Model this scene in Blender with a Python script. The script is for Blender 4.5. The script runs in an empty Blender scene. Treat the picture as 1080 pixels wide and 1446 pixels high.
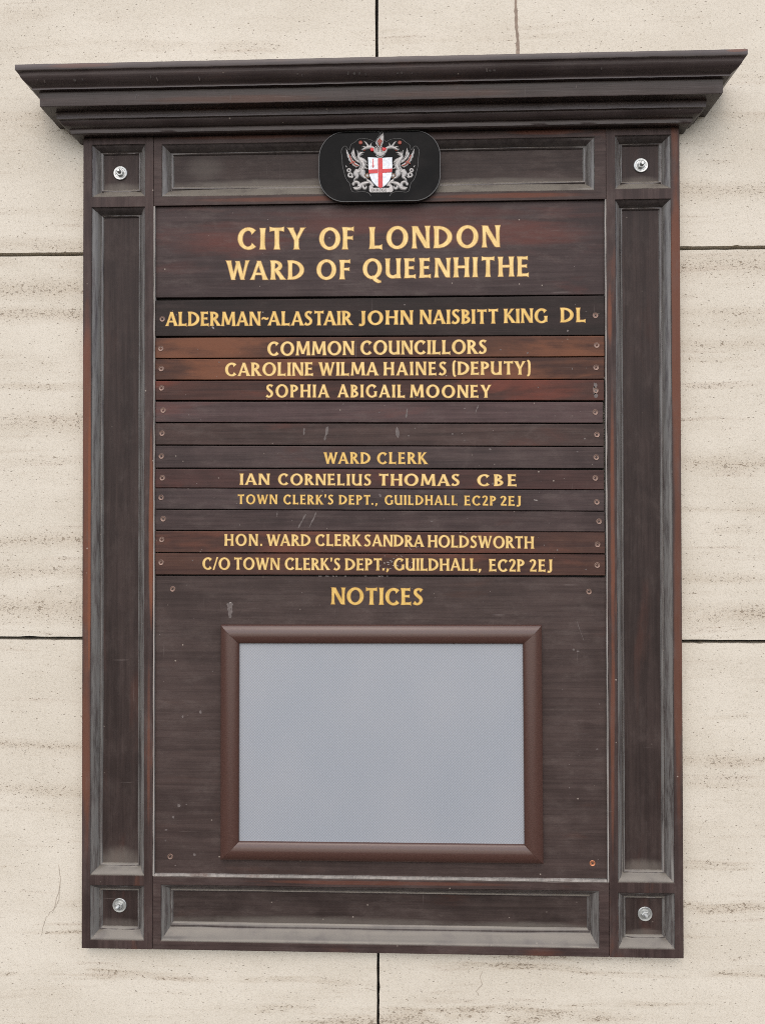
import bpy, bmesh, math, random
import numpy as np
from mathutils import Matrix, Vector

random.seed(7)
SC = bpy.context.scene
COL = SC.collection

# ------------------------------------------------------------------ camera
CAM = (0.043, -1.0992, 0.0273, -0.0335, 0.0098, -0.0015)     # x, y, z, yaw, pitch, roll
FPX, PW, PH = 1100.0, 1080, 1446


def cam_axes():
    a, b, c = CAM[3:]
    fwd = Vector((math.sin(a) * math.cos(b), math.cos(a) * math.cos(b), math.sin(b)))
    right = Vector((math.cos(a), -math.sin(a), 0))
    up = right.cross(fwd)
    r = math.cos(c) * right + math.sin(c) * up
    u = -math.sin(c) * right + math.cos(c) * up
    return r, u, fwd


cd = bpy.data.cameras.new('camera')
co = bpy.data.objects.new('camera', cd)
COL.objects.link(co)
R_, U_, F_ = cam_axes()
m = Matrix((R_, U_, -F_)).transposed().to_4x4()
m.translation = Vector(CAM[:3])
co.matrix_world = m
cd.sensor_fit = 'VERTICAL'
cd.sensor_height = 24.0
cd.lens = FPX / PH * 24.0
cd.clip_start = 0.01
cd.clip_end = 200
SC.camera = co

# ------------------------------------------------------------------ light: bright overcast sky
SUN_EL, SUN_AZ = math.radians(46), math.radians(184)          # azimuth from +Y, clockwise: in front of the wall
w = bpy.data.worlds.new('World')
SC.world = w
w.use_nodes = True
wt = w.node_tree
sky = wt.nodes.new('ShaderNodeTexSky')
sky.sky_type = 'NISHITA'
sky.sun_disc = False
sky.sun_elevation = SUN_EL
sky.sun_rotation = SUN_AZ
sky.air_density = 0.8
sky.dust_density = 2.5
sky.ozone_density = 1.0
bgn = wt.nodes['Background']
bgn.inputs['Strength'].default_value = 0.08
wt.links.new(sky.outputs[0], bgn.inputs['Color'])
sl = bpy.data.lights.new('sun', 'SUN')
sl.energy = 1.25
sl.angle = math.radians(125)
sl.color = (1.0, 0.98, 0.955)
so = bpy.data.objects.new('sun', sl)
COL.objects.link(so)
sd = Vector((math.sin(SUN_AZ) * math.cos(SUN_EL), math.cos(SUN_AZ) * math.cos(SUN_EL), math.sin(SUN_EL)))
so.rotation_euler = sd.to_track_quat('Z', 'Y').to_euler()
so.location = sd * 5
SC.view_settings.view_transform = 'Standard'
SC.view_settings.look = 'None'
SC.view_settings.exposure = 1.12
SC.cycles.use_denoising = False
SC.cycles.filter_width = 0.95
SC.view_settings.gamma = 1
SC.view_settings.use_curve_mapping = False


# ------------------------------------------------------------------ survey: rectifies a spot measured on the board or wall to metres (x, z) on the plane y = Y
SV = Vector((0.043, -1.0992, 0.0273))
SV_R, SV_U, SV_F = Vector(R_), Vector(U_), Vector(F_)


def at(u, v, Y=0.0):
    d = SV_F + ((u - 540) / 1100.0) * SV_R - ((v - 723) / 1100.0) * SV_U
    t = (Y - SV.y) / d.y
    return SV.x + t * d.x, SV.z + t * d.z


# ------------------------------------------------------------------ node helper
class NT:
    def __init__(s, name):
        s.mat = bpy.data.materials.new(name)
        s.mat.use_nodes = True
        s.t = s.mat.node_tree
        s.bsdf = s.t.nodes['Principled BSDF']
        s.geo = s.t.nodes.new('ShaderNodeNewGeometry')
        s.P = s.geo.outputs['Position']

    def put(s, sock, v):
        if isinstance(v, bpy.types.NodeSocket):
            s.t.links.new(v, sock)
        elif isinstance(v, (tuple, list)) and len(v) == 3 and sock.type == 'RGBA':
            sock.default_value = (*v, 1)
        else:
            sock.default_value = v

    def math(s, op, a, b=0.0, clamp=False):
        n = s.t.nodes.new('ShaderNodeMath')
        n.operation = op
        n.use_clamp = clamp
        s.put(n.inputs[0], a)
        s.put(n.inputs[1], b)
        return n.outputs[0]

    def vec(s, scale=(1, 1, 1), loc=(0, 0, 0), rot=(0, 0, 0), v=None):
        n = s.t.nodes.new('ShaderNodeMapping')
        s.put(n.inputs['Vector'], v or s.P)
        n.inputs['Scale'].default_value = scale
        n.inputs['Location'].default_value = loc
        n.inputs['Rotation'].default_value = rot
        return n.outputs[0]

    def noise(s, v, scale=1.0, detail=3.0, rough=0.5, dist=0.0):
        n = s.t.nodes.new('ShaderNodeTexNoise')
        s.put(n.inputs['Vector'], v)
        n.inputs['Scale'].default_value = scale
        n.inputs['Detail'].default_value = detail
        n.inputs['Roughness'].default_value = rough
        n.inputs['Distortion'].default_value = dist
        return n.outputs['Fac']

    def voro(s, v, scale=1.0, out='Distance', rnd=1.0):
        n = s.t.nodes.new('ShaderNodeTexVoronoi')
        s.put(n.inputs['Vector'], v)
        n.inputs['Scale'].default_value = scale
        n.inputs['Randomness'].default_value = rnd
        return n.outputs[out]

    def step(s, v, a, b, lo=0.0, hi=1.0):
        n = s.t.nodes.new('ShaderNodeMapRange')
        n.interpolation_type = 'SMOOTHSTEP'
        s.put(n.inputs[0], v)
        s.put(n.inputs[1], a)
        s.put(n.inputs[2], b)
        n.inputs[3].default_value = lo
        n.inputs[4].default_value = hi
        return n.outputs[0]

    def mix(s, f, a, b):
        n = s.t.nodes.new('ShaderNodeMix')
        n.data_type = 'RGBA'
        s.put(n.inputs[0], f)
        s.put(n.inputs[6], a)
        s.put(n.inputs[7], b)
        return n.outputs[2]

    def xyz(s, v=None):
        n = s.t.nodes.new('ShaderNodeSeparateXYZ')
        s.put(n.inputs[0], v or s.P)
        return n.outputs

    def bump(s, h, strength=0.3, dist=0.001):
        n = s.t.nodes.new('ShaderNodeBump')
        n.inputs['Strength'].default_value = strength
        n.inputs['Distance'].default_value = dist
        s.put(n.inputs['Height'], h)
        s.t.links.new(n.outputs[0], s.bsdf.inputs['Normal'])

    def set(s, **k):
        for a, v in k.items():
            s.put(s.bsdf.inputs[a.replace('_', ' ')], v)


def flat(name, col, rough=0.5, metal=0.0, spec=0.5):
    n = NT(name)
    v = n.noise(n.vec((1, 1, 1)), 260, 3)
    c = n.mix(n.step(v, 0.35, 0.7), tuple(x * 0.82 for x in col), tuple(min(1, x * 1.12) for x in col))
    n.set(Base_Color=c, Roughness=rough, Metallic=metal, Specular_IOR_Level=spec)
    return n.mat


def wood(name, dark, mid, red, axis='x', red_amt=0.3, patches=(), dust=0.0, film=0.25, rough=0.5, seed=0.0,
         spec=0.14, specks=1.0, coat=0.0, side_sheen=0.0, gash=0.35, hazes=()):
    n = NT(name)
    L = (seed * 1.7, seed * 0.9, seed * 2.3)
    al, ac = 5.0, 150.0
    s1 = (al, ac, ac) if axis == 'x' else (ac, ac, al)
    s2 = (al * 3, ac * 4, ac * 4) if axis == 'x' else (ac * 4, ac * 4, al * 3)
    s3 = (5, 22, 22) if axis == 'x' else (22, 22, 5)
    grain = n.noise(n.vec(s1, L), 1, 5, 0.6, 0.6)
    fine = n.noise(n.vec(s2, L), 1, 3, 0.6)
    blot = n.noise(n.vec(s3, (L[0] + 3, L[1], L[2] + 5)), 1, 5, 0.62, 0.4)
    cloud = n.noise(n.vec((11, 11, 11), (L[0] + 7, 0, L[2])), 1, 5, 0.6, 0.5)
    c = n.mix(n.step(n.math('ADD', n.math('MULTIPLY', grain, 0.55), n.math('MULTIPLY', cloud, 0.45)), 0.34, 0.66), dark, mid)
    c = n.mix(n.math('MULTIPLY', n.step(fine, 0.54, 0.74), 0.30), c, tuple(x * 0.55 for x in dark))
    rm = n.step(blot, 0.62 - 0.25 * red_amt, 0.80 - 0.2 * red_amt)
    rm = n.math('MULTIPLY', rm, min(1.0, 0.3 + red_amt))
    if patches:
        o = n.xyz()
        for (px, pz, rx, rz, st) in patches:
            dx = n.math('DIVIDE', n.math('SUBTRACT', o[0], px), rx)
            dz = n.math('DIVIDE', n.math('SUBTRACT', o[2], pz), rz)
            q = n.math('ADD', n.math('MULTIPLY', dx, dx), n.math('MULTIPLY', dz, dz))
            q = n.math('ADD', q, n.math('MULTIPLY', n.math('SUBTRACT', blot, 0.5), 3.2))
            q = n.math('ADD', q, n.math('MULTIPLY', n.math('SUBTRACT', grain, 0.5), 1.0))
            rm = n.math('MAXIMUM', rm, n.math('MULTIPLY', n.step(q, 1.25, 0.15), st))
    c = n.mix(rm, c, red)
    # pale worn film of old varnish, in clouds
    s4 = (26, 70, 70) if axis == 'x' else (70, 70, 26)
    fno = n.noise(n.vec(s4, (L[0] + 1, 4, L[2] + 2)), 1, 8, 0.78, 0.2)
    fm = n.math('MULTIPLY', n.math('MULTIPLY', n.step(fno, 0.44, 0.72), n.step(cloud, 0.3, 0.6)), film)
    c = n.mix(fm, c, (0.125, 0.100, 0.089))
    # fine scratches at two angles, pale specks of paint and dirt
    sc1 = n.noise(n.vec((420, 420, 9), (seed, 0, 0), (0, 0.5, 0)), 1, 1)
    sc2 = n.noise(n.vec((9, 380, 380), (seed, 3, 0), (0, 0.22, 0)), 1, 1)
    gate = n.step(n.noise(n.vec((17, 17, 17), (seed + 4, 0, 1)), 1, 3), 0.50, 0.66)
    sc = n.math('MAXIMUM', n.step(sc1, 0.74, 0.80), n.step(sc2, 0.73, 0.80))
    c = n.mix(n.math('MULTIPLY', n.math('MULTIPLY', sc, gate), gash), c, (0.24, 0.2, 0.185))
    vd = n.voro(n.vec((1, 1, 1), (seed, 0.3, 0)), 95)
    vc = n.voro(n.vec((1, 1, 1), (seed, 0.3, 0)), 95, 'Color')
    sp = n.math('MULTIPLY', n.step(vd, 0.13, 0.06), n.step(n.xyz(vc)[0], 0.93, 0.96))
    c = n.mix(n.math('MULTIPLY', sp, 0.6 * specks), c, (0.42, 0.36, 0.3))
    if hazes:
        o = n.xyz()
        hz = 0.0
        for (px, pz, rx, rz, st) in hazes:
            dx = n.math('DIVIDE', n.math('SUBTRACT', o[0], px), rx)
            dz = n.math('DIVIDE', n.math('SUBTRACT', o[2], pz), rz)
            q = n.math('ADD', n.math('MULTIPLY', dx, dx), n.math('MULTIPLY', dz, dz))
            q = n.math('ADD', q, n.math('MULTIPLY', n.math('SUBTRACT', fno, 0.5), 2.2))
            hz = n.math('MAXIMUM', hz, n.math('MULTIPLY', n.step(q, 1.3, -0.2), st))
        c = n.mix(hz, c, (0.17, 0.15, 0.128))
    rg = n.math('ADD', n.math('MULTIPLY', cloud, 0.3), rough - 0.15)
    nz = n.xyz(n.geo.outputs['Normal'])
    if side_sheen:  # varnish sheen on side-facing bevels, painted into the colour by normal
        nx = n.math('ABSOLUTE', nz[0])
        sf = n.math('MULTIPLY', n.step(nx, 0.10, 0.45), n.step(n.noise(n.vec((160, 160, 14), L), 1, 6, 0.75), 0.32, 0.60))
        c = n.mix(n.math('MULTIPLY', sf, side_sheen), c, (0.168, 0.161, 0.150))
    if dust:
        d = n.math('MULTIPLY', n.step(nz[2], 0.12, 0.5), n.step(n.noise(n.vec((35, 60, 60), L), 1, 4), 0.22, 0.55, 0.45, 1.0))
        d = n.math('MULTIPLY', d, dust)
        c = n.mix(d, c, (0.165, 0.148, 0.122))
        rg = n.math('ADD', rg, n.math('MULTIPLY', d, 0.4))
    n.set(Base_Color=c, Roughness=rg, Specular_IOR_Level=spec)
    if coat:
        n.set(Coat_Weight=coat, Coat_Roughness=0.22)
    h = n.math('ADD', n.math('MULTIPLY', grain, 0.6), n.math('MULTIPLY', fine, 0.3))
    h = n.math('ADD', h, n.math('MULTIPLY', cloud, 1.2))
    n.bump(h, 0.35, 0.0009)
    return n.mat


# ------------------------------------------------------------------ stone
def stone():
    n = NT('pitted_limestone')
    o = n.xyz()
    warp = n.noise(n.vec((2.2, 2.2, 5)), 1, 3)
    wz = n.math('ADD', o[2], n.math('MULTIPLY', n.math('SUBTRACT', warp, 0.5), 0.05))
    cb = n.t.nodes.new('ShaderNodeCombineXYZ')
    n.put(cb.inputs[0], o[0])
    n.put(cb.inputs[1], o[1])
    n.put(cb.inputs[2], wz)
    W = cb.outputs[0]
    band = n.noise(n.vec((1.6, 1, 34), (0.3, 0, 2.1), v=W), 1, 4, 0.55)
    thin = n.noise(n.vec((2.5, 1, 95), (3.3, 0, 5.1), v=W), 1, 3, 0.5)
    patchy = n.noise(n.vec((9, 1, 22), (1.3, 0, 0), v=W), 1, 4, 0.6)

    def beds(lst):
        """natural beds of the stone: (height, half width, strength)"""
        rp = n.t.nodes.new('ShaderNodeValToRGB')
        cr = rp.color_ramp
        pts = []
        for (z, hw, st) in sorted(lst):
            u = (z + 0.75) / 1.6
            h = hw / 1.6
            pts += [(u - h, 0.0), (u, st), (u + h, 0.0)]
        pts = [q for q in pts if 0 < q[0] < 1][:32]
        cr.elements[0].position, cr.elements[0].color = pts[0][0], (pts[0][1],) * 3 + (1,)
        cr.elements[1].position, cr.elements[1].color = pts[-1][0], (pts[-1][1],) * 3 + (1,)
        for (u, vv) in pts[1:-1]:
            e = cr.elements.new(u)
            e.color = (vv, vv, vv, 1)
        n.put(rp.inputs[0], n.math('DIVIDE', n.math('ADD', wz, 0.75), 1.6))
        return rp.outputs[0]
    bl = beds([(0.425, 0.018, 0.7), (0.365, 0.022, 0.9), (0.328, 0.014, 1.0), (0.223, 0.008, 1.0), (0.165, 0.026, 0.8), (0.0, 0.016, 0.8), (-0.045, 0.018, 0.7),
               (-0.098, 0.026, 0.9), (-0.30, 0.01, 0.8), (-0.365, 0.014, 0.8)])
    br = beds([(0.655, 0.006, 0.5), (0.50, 0.02, 0.7), (0.385, 0.03, 0.7), (0.315, 0.010, 0.7), (0.275, 0.012, 0.6), (0.105, 0.016, 0.9), (0.045, 0.006, 0.9), (-0.055, 0.008, 0.8),
               (-0.105, 0.022, 1.0), (-0.315, 0.012, 1.0)])
    bx = n.mix(n.math('GREATER_THAN', o[0], 0.0), bl, br)
    bx = n.math('MULTIPLY', bx, n.step(patchy, 0.28, 0.52, 0.3, 1.0))
    low = n.math('LESS_THAN', wz, -0.43)
    auto = n.math('MULTIPLY', n.step(band, 0.50, 0.62), n.step(patchy, 0.36, 0.6))
    bm = n.math('MAXIMUM', bx, n.math('MULTIPLY', auto, n.math('ADD', n.math('MULTIPLY', low, 0.6), 0.4)))
    tm = n.math('MULTIPLY', n.step(thin, 0.56, 0.68), n.step(patchy, 0.42, 0.62))
    dens = n.math('MAXIMUM', bm, n.math('MULTIPLY', tm, 0.7))
    # pits packed along the bedding
    pa = n.noise(n.vec((190, 190, 330), v=W), 1, 2, 0.6)
    pb = n.noise(n.vec((420, 420, 640), v=W), 1, 2, 0.6)
    th = n.math('SUBTRACT', 0.715, n.math('MULTIPLY', dens, 0.15))
    pit = n.step(n.math('SUBTRACT', pa, th), 0.0, 0.05)
    th2 = n.math('SUBTRACT', 0.700, n.math('MULTIPLY', dens, 0.14))
    pit2 = n.step(n.math('SUBTRACT', pb, th2), 0.0, 0.05)
    vb = n.vec((1, 1, 2.2), (0.4, 0, 0.2), (0, 0.25, 0))
    vd = n.voro(vb, 40)
    vr = n.xyz(n.voro(vb, 40, 'Color'))
    vw = n.math('ADD', vd, n.math('MULTIPLY', n.math('SUBTRACT', n.noise(n.P, 300, 3), 0.5), 0.3))
    big = n.math('MULTIPLY', n.step(vw, 0.10, 0.05), n.step(vr[1], 0.945, 0.95))
    vb2 = n.vec((1, 1, 2.0), (2.4, 0, 1.2), (0, -0.2, 0))
    vd2 = n.voro(vb2, 110)
    vr2 = n.xyz(n.voro(vb2, 110, 'Color'))
    med = n.math('MULTIPLY', n.step(vd2, n.math('ADD', n.math('MULTIPLY', vr2[0], 0.16), 0.07), 0.05), n.step(vr2[1], 0.88, 0.92))
    tint = n.noise(n.vec((5, 1, 12), (7, 0, 0), v=W), 1, 5, 0.6)
    fine = n.noise(n.vec((1, 1, 1.3)), 520, 3, 0.75)
    c = n.mix(n.step(tint, 0.3, 0.7), (0.53, 0.487, 0.402), (0.60, 0.558, 0.472))
    c = n.mix(n.math('MULTIPLY', bm, 0.72), c, (0.42, 0.36, 0.275))
    c = n.mix(n.math('MULTIPLY', tm, 0.38), c, (0.42, 0.35, 0.275))
    c = n.mix(n.step(fine, 0.35, 0.75, 0.0, 0.35), c, (0.74, 0.66, 0.56))
    c = n.mix(n.step(fine, 0.52, 0.25, 0.0, 0.45), c, (0.36, 0.29, 0.22))
    c = n.mix(n.math('MULTIPLY', pit2, 0.55), c, (0.27, 0.21, 0.155))
    c = n.mix(n.math('MULTIPLY', pit, 0.75), c, (0.22, 0.17, 0.12))
    c = n.mix(n.math('MULTIPLY', med, 0.7), c, (0.2, 0.155, 0.115))
    c = n.mix(n.math('MULTIPLY', big, 0.85), c, (0.13, 0.10, 0.075))
    n.set(Base_Color=c, Roughness=0.75, Specular_IOR_Level=0.25)
    h = n.math('SUBTRACT', n.math('MULTIPLY', fine, 0.25), n.math('MULTIPLY', pit, 0.8))
    h = n.math('SUBTRACT', h, n.math('MULTIPLY', pit2, 0.5))
    h = n.math('SUBTRACT', h, n.math('ADD', big, n.math('MULTIPLY', med, 0.8)))
    n.bump(h, 0.55, 0.0012)
    return n.mat


# ------------------------------------------------------------------ mesh helper
class MB:
    def __init__(s):
        s.v, s.f, s.m = [], [], []

    def add(s, verts, faces, mi=0):
        b = len(s.v)
        s.v += [tuple(x) for x in verts]
        for f in faces:
            s.f.append(tuple(b + i for i in f))
            s.m.append(mi)

    def box(s, x0, x1, y0, y1, z0, z1, mi=0):
        v = [(x, y, z) for x in (x0, x1) for y in (y0, y1) for z in (z0, z1)]
        s.add(v, [(0, 1, 3, 2), (4, 6, 7, 5), (0, 4, 5, 1), (2, 3, 7, 6), (0, 2, 6, 4), (1, 5, 7, 3)], mi)

    def build(s, name, mats, parent=None, bevel=0.0, seg=2, smooth=None, recalc=True, merge=False, angle=35):
        me = bpy.data.meshes.new(name)
        off = Vector((0, 0, 0))
        if parent is not None:
            p = parent
            while p is not None:
                off += p.location
                p = p.parent
        me.from_pydata([tuple(Vector(v) - off) for v in s.v], [], s.f)
        if not isinstance(mats, (list, tuple)):
            mats = [mats]
        for mm in mats:
            me.materials.append(mm)
        me.polygons.foreach_set('material_index', s.m)
        bm = bmesh.new()
        bm.from_mesh(me)
        if merge:
            bmesh.ops.remove_doubles(bm, verts=bm.verts, dist=1e-6)
            bmesh.ops.dissolve_limit(bm, angle_limit=0.01, verts=bm.verts, edges=bm.edges)
        if recalc:
            bmesh.ops.recalc_face_normals(bm, faces=bm.faces)
        if bevel:
            es = [e for e in bm.edges if len(e.link_faces) == 2 and e.calc_face_angle(0) > math.radians(angle)]
            bmesh.ops.bevel(bm, geom=es, offset=bevel, segments=seg, profile=0.6, affect='EDGES', clamp_overlap=True)
        bm.to_mesh(me)
        bm.free()
        if smooth:
            me.polygons.foreach_set('use_smooth', [True] * len(me.polygons))
            me.set_sharp_from_angle(angle=math.radians(smooth))
        o = bpy.data.objects.new(name, me)
        COL.objects.link(o)
        if parent is not None:
            o.parent = parent
        return o


def thing(name, loc, label, cat, kind='thing', group=None):
    o = bpy.data.objects.new(name, None)
    o.empty_display_size = 0.05
    COL.objects.link(o)
    o.location = loc
    o['label'] = label
    o['category'] = cat
    o['kind'] = kind
    if group:
        o['group'] = group
    return o


def holder(name, parent, loc=(0, 0, 0)):
    o = bpy.data.objects.new(name, None)
    o.empty_display_size = 0.02
    COL.objects.link(o)
    o.parent = parent
    o.location = loc
    return o


def jit(a):
    return random.uniform(-a, a)


# ------------------------------------------------------------------ materials
DK, MD = (0.034, 0.0225, 0.0205), (0.066, 0.0445, 0.040)
RD = (0.135, 0.046, 0.026)
M_stone = stone()
M_joint = flat('joint_shadow_mortar', (0.03, 0.026, 0.023), 0.9)
M_stain = flat('brown_stain', (0.25, 0.19, 0.145), 0.85)
M_crack = flat('crack_dirt', (0.42, 0.365, 0.295), 0.9)
M_gold = None


def gold(name, a, b):
    n = NT(name)
    v = n.noise(n.vec((170, 1, 60)), 1, 4, 0.6, 0.5)
    u = n.noise(n.vec((520, 1, 520)), 1, 2)
    c = n.mix(n.step(v, 0.34, 0.66), a, b)
    c = n.mix(n.step(u, 0.66, 0.8, 0, 0.4), c, (0.30, 0.17, 0.045))
    n.set(Base_Color=c, Roughness=0.42, Metallic=0.12, Specular_IOR_Level=0.5)
    n.bump(u, 0.2, 0.0004)
    return n.mat


M_gold_y = gold('gold_paint', (0.53, 0.33, 0.068), (0.66, 0.44, 0.12))
M_gold_c = gold('cream_gold_paint', (0.57, 0.385, 0.12), (0.70, 0.50, 0.19))
M_amber = flat('amber_letter_edge', (0.26, 0.13, 0.03), 0.5)
M_chip = flat('pale_paint_chip', (0.28, 0.245, 0.225), 0.7)
M_scuff = flat('grey_scuff', (0.105, 0.09, 0.085), 0.6)
M_chip_dim = flat('dull_scuff', (0.125, 0.102, 0.094), 0.7)
M_pale_edge = wood('pale_worn_edge', (0.2, 0.185, 0.17), (0.36, 0.33, 0.30), (0.12, 0.06, 0.045), 'z', 0.3, film=0.0, seed=3.1)
M_frame_v = wood('dark_varnished_stile', DK, MD, (0.17, 0.062, 0.033), 'z', 0.22, film=0.3, seed=1.3, dust=0.5, patches=(
    (-0.4165, 0.10, 0.007, 0.26, 0.6), (-0.4128, 0.02, 0.0028, 0.22, 0.95), (-0.4165, -0.30, 0.007, 0.16, 0.55), (0.4165, 0.30, 0.007, 0.30, 0.6),
    (0.417, -0.1, 0.006, 0.3, 0.45), (-0.3235, 0.02, 0.0035, 0.13, 0.95), (0.3275, -0.02, 0.0035, 0.24, 0.7), (0.325, 0.32, 0.004, 0.05, 0.8), (-0.3265, -0.3, 0.003, 0.12, 0.5), (0.326, -0.3, 0.003, 0.14, 0.5)))
M_frame_h = wood('dark_varnished_rail', DK, MD, RD, 'x', 0.2, film=0.32, seed=2.1, dust=0.5, patches=(
    (-0.12, 0.4838, 0.16, 0.004, 0.6), (0.16, 0.4838, 0.13, 0.004, 0.7), (0.24, 0.5735, 0.06, 0.004, 0.55), (-0.2, 0.5735, 0.12, 0.003, 0.35), (0.0, -0.4836, 0.2, 0.003, 0.5)))
M_mould = wood('worn_moulding_painted_sheen', (0.045, 0.036, 0.034), (0.082, 0.068, 0.064), (0.09, 0.05, 0.038), 'z', 0.1, film=0.4, rough=0.4,
               dust=0.85, side_sheen=0.92, seed=4.2, coat=0.6)  # real dust and worn varnish, plus a painted grey sheen on the sides
M_panel_v = wood('brown_black_panel', (0.024, 0.0165, 0.0148), (0.045, 0.031, 0.0275), (0.07, 0.03, 0.022), 'z', 0.2, film=0.2, seed=5.5, specks=0.3, hazes=(
    (-0.372, -0.463, 0.036, 0.022, 0.5), (0.372, -0.463, 0.036, 0.014, 0.5), (-0.372, 0.507, 0.034, 0.010, 0.55), (0.372, 0.506, 0.034, 0.008, 0.4), (-0.372, -0.553, 0.034, 0.010, 0.35), (0.372, -0.555, 0.03, 0.008, 0.4)))
M_panel_h = wood('brown_black_wide_panel', (0.027, 0.019, 0.017), (0.05, 0.0355, 0.0315), (0.075, 0.03, 0.02), 'x', 0.2, film=0.3, seed=6.5, dust=0.5, hazes=(
    (-0.15, 0.509, 0.18, 0.009, 0.6), (0.18, 0.508, 0.15, 0.007, 0.5), (-0.1, -0.547, 0.25, 0.010, 0.5), (0.2, -0.548, 0.12, 0.008, 0.5), (-0.25, 0.535, 0.03, 0.02, 0.25)))
M_cornice = wood('cornice_wood', (0.042, 0.031, 0.0295), (0.074, 0.056, 0.053), (0.115, 0.048, 0.03), 'x', 0.12, film=0.1, seed=7.7, dust=0.15,
                 patches=((0.475, 0.6435, 0.012, 0.0018, 1.0), (-0.2, 0.605, 0.12, 0.006, 0.5), (-0.40, 0.642, 0.05, 0.003, 0.7), (0.1, 0.607, 0.1, 0.006, 0.35)), rough=0.36, spec=0.4)
M_head = wood('heading_panel_wood', (0.034, 0.0225, 0.0215), (0.062, 0.043, 0.041), (0.115, 0.040, 0.031), 'x', 0.15, film=0.4, seed=8.2, gash=0.35,
              patches=((-0.22, 0.428, 0.11, 0.026, 0.7), (-0.02, 0.447, 0.19, 0.018, 0.55), (0.16, 0.432, 0.17, 0.022, 0.65), (0.03, 0.462, 0.25, 0.010, 0.3)))
M_notice = wood('notice_panel_wood', (0.038, 0.026, 0.0235), (0.066, 0.046, 0.041), (0.085, 0.042, 0.03), 'x', 0.15, film=0.32, seed=9.9, gash=0.35)
M_back = flat('gap_shadow_backing', (0.012, 0.01, 0.009), 0.8)
M_copper = flat('brown_screw', (0.21, 0.135, 0.105), 0.42, 0.35)
M_copper2 = flat('bright_copper_screw', (0.5, 0.2, 0.1), 0.4, 0.45)
M_hole = flat('screw_recess', (0.006, 0.005, 0.004), 0.8)
M_zinc = flat('zinc_steel', (0.50, 0.51, 0.49), 0.38, 0.65)
M_alu = None

# ------------------------------------------------------------------ the stone wall
YW = 0.018
wall = thing('stone_wall', (0, YW, -1.0), 'pale cream limestone slab wall with dark open joints behind the board', 'wall')


def slab(c, extra=None):
    """c: four front corners (x,z) counter-clockwise from lower left"""
    b = MB()
    # sawn edges with small chips: many points along each edge, none in the corners
    per = []
    for q in range(4):
        (ax, az), (ex, ez) = c[q], c[(q + 1) % 4]
        n = 260 if q % 2 == 0 else 90
        for k in range(n):
            t = k / n
            j = 0.0 if k == 0 else (jit(0.00028) - (random.uniform(0.0004, 0.0013) if random.random() < 0.05 else 0))
            sg = (1, -1, -1, 1)[q] * -j
            per.append((ax + (ex - ax) * t + (sg if q % 2 else 0), az + (ez - az) * t + (sg if q % 2 == 0 else 0)))
    m_ = len(per)
    V = [(x, YW, z) for x, z in per] + [(x, YW + 0.04, z) for x, z in per]
    b.add(V, [tuple(range(m_)), tuple(range(2 * m_ - 1, m_ - 1, -1))] + [(k, m_ + k, m_ + (k + 1) % m_, (k + 1) % m_) for k in range(m_)])
    o = b.build('stone_slab', [M_stone, M_stain, M_crack], wall)
    if extra:
        e = MB()
        extra(e)
        bm = bmesh.new()
        bm.from_mesh(o.data)
        off = Vector((0, YW, -1.0))
        for f, mi in zip(e.f, e.m):
            ff = bm.faces.new([bm.verts.new(tuple(Vector(e.v[i]) - off)) for i in f])
            ff.material_index = mi
        bm.to_mesh(o.data)
        bm.free()
    return o


def ribbon(b, pts, w0, Y, mi, wj=0.4):
    """a thin irregular line in the XZ plane"""
    L, Rr = [], []
    for i, (x, z) in enumerate(pts):
        a = pts[max(0, i - 1)]
        c = pts[min(len(pts) - 1, i + 1)]
        d = Vector((c[0] - a[0], c[1] - a[1]))
        d.normalize()
        ww = w0 * (1 + jit(wj)) * (0.35 if i in (0, len(pts) - 1) else 1) / 2
        L.append((x - d.y * ww, Y, z + d.x * ww))
        Rr.append((x + d.y * ww, Y, z - d.x * ww))
    n = len(pts)
    b.add(L + Rr, [(i, i + 1, n + i + 1, n + i) for i in range(n - 1)], mi)


def wig(pts, n, amp):
    out = []
    for (a, c) in zip(pts[:-1], pts[1:]):
        for i in range(n):
            t = i / n
            out.append((a[0] + (c[0] - a[0]) * t + jit(amp), a[1] + (c[1] - a[1]) * t + jit(amp)))
    out.append(pts[-1])
    return out


def crack_left(b):
    ribbon(b, wig([at(x, y, YW) for x, y in ((82, 1222), (86, 1240), (79, 1278), (68, 1292), (62, 1306), (58, 1322))], 4, 0.0014), 0.0007, YW - 0.0003, 2)
    ribbon(b, wig([at(x, y, YW) for x, y in ((86, 1240), (84, 1270), (74, 1290))], 4, 0.0006), 0.0008, YW - 0.0004, 2)
    ribbon(b, wig([at(x, y, YW) for x, y in ((514, 1395), (522, 1397), (531, 1399))], 3, 0.0004), 0.0007, YW - 0.0003, 2)


def crack_right(b):
    ribbon(b, wig([at(x, y, YW) for x, y in ((681, 1371), (677, 1380), (681, 1390), (672, 1399), (676, 1406))], 4, 0.0006), 0.0011, YW - 0.0003, 2)


def stain_right(b):
    ribbon(b, wig([at(x, y, YW) for x, y in ((728, -20), (727.5, 10), (729, 38), (730.5, 58), (731, 84), (732, 100))], 5, 0.0005), 0.0042, YW - 0.0003, 1, 0.25)


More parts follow.
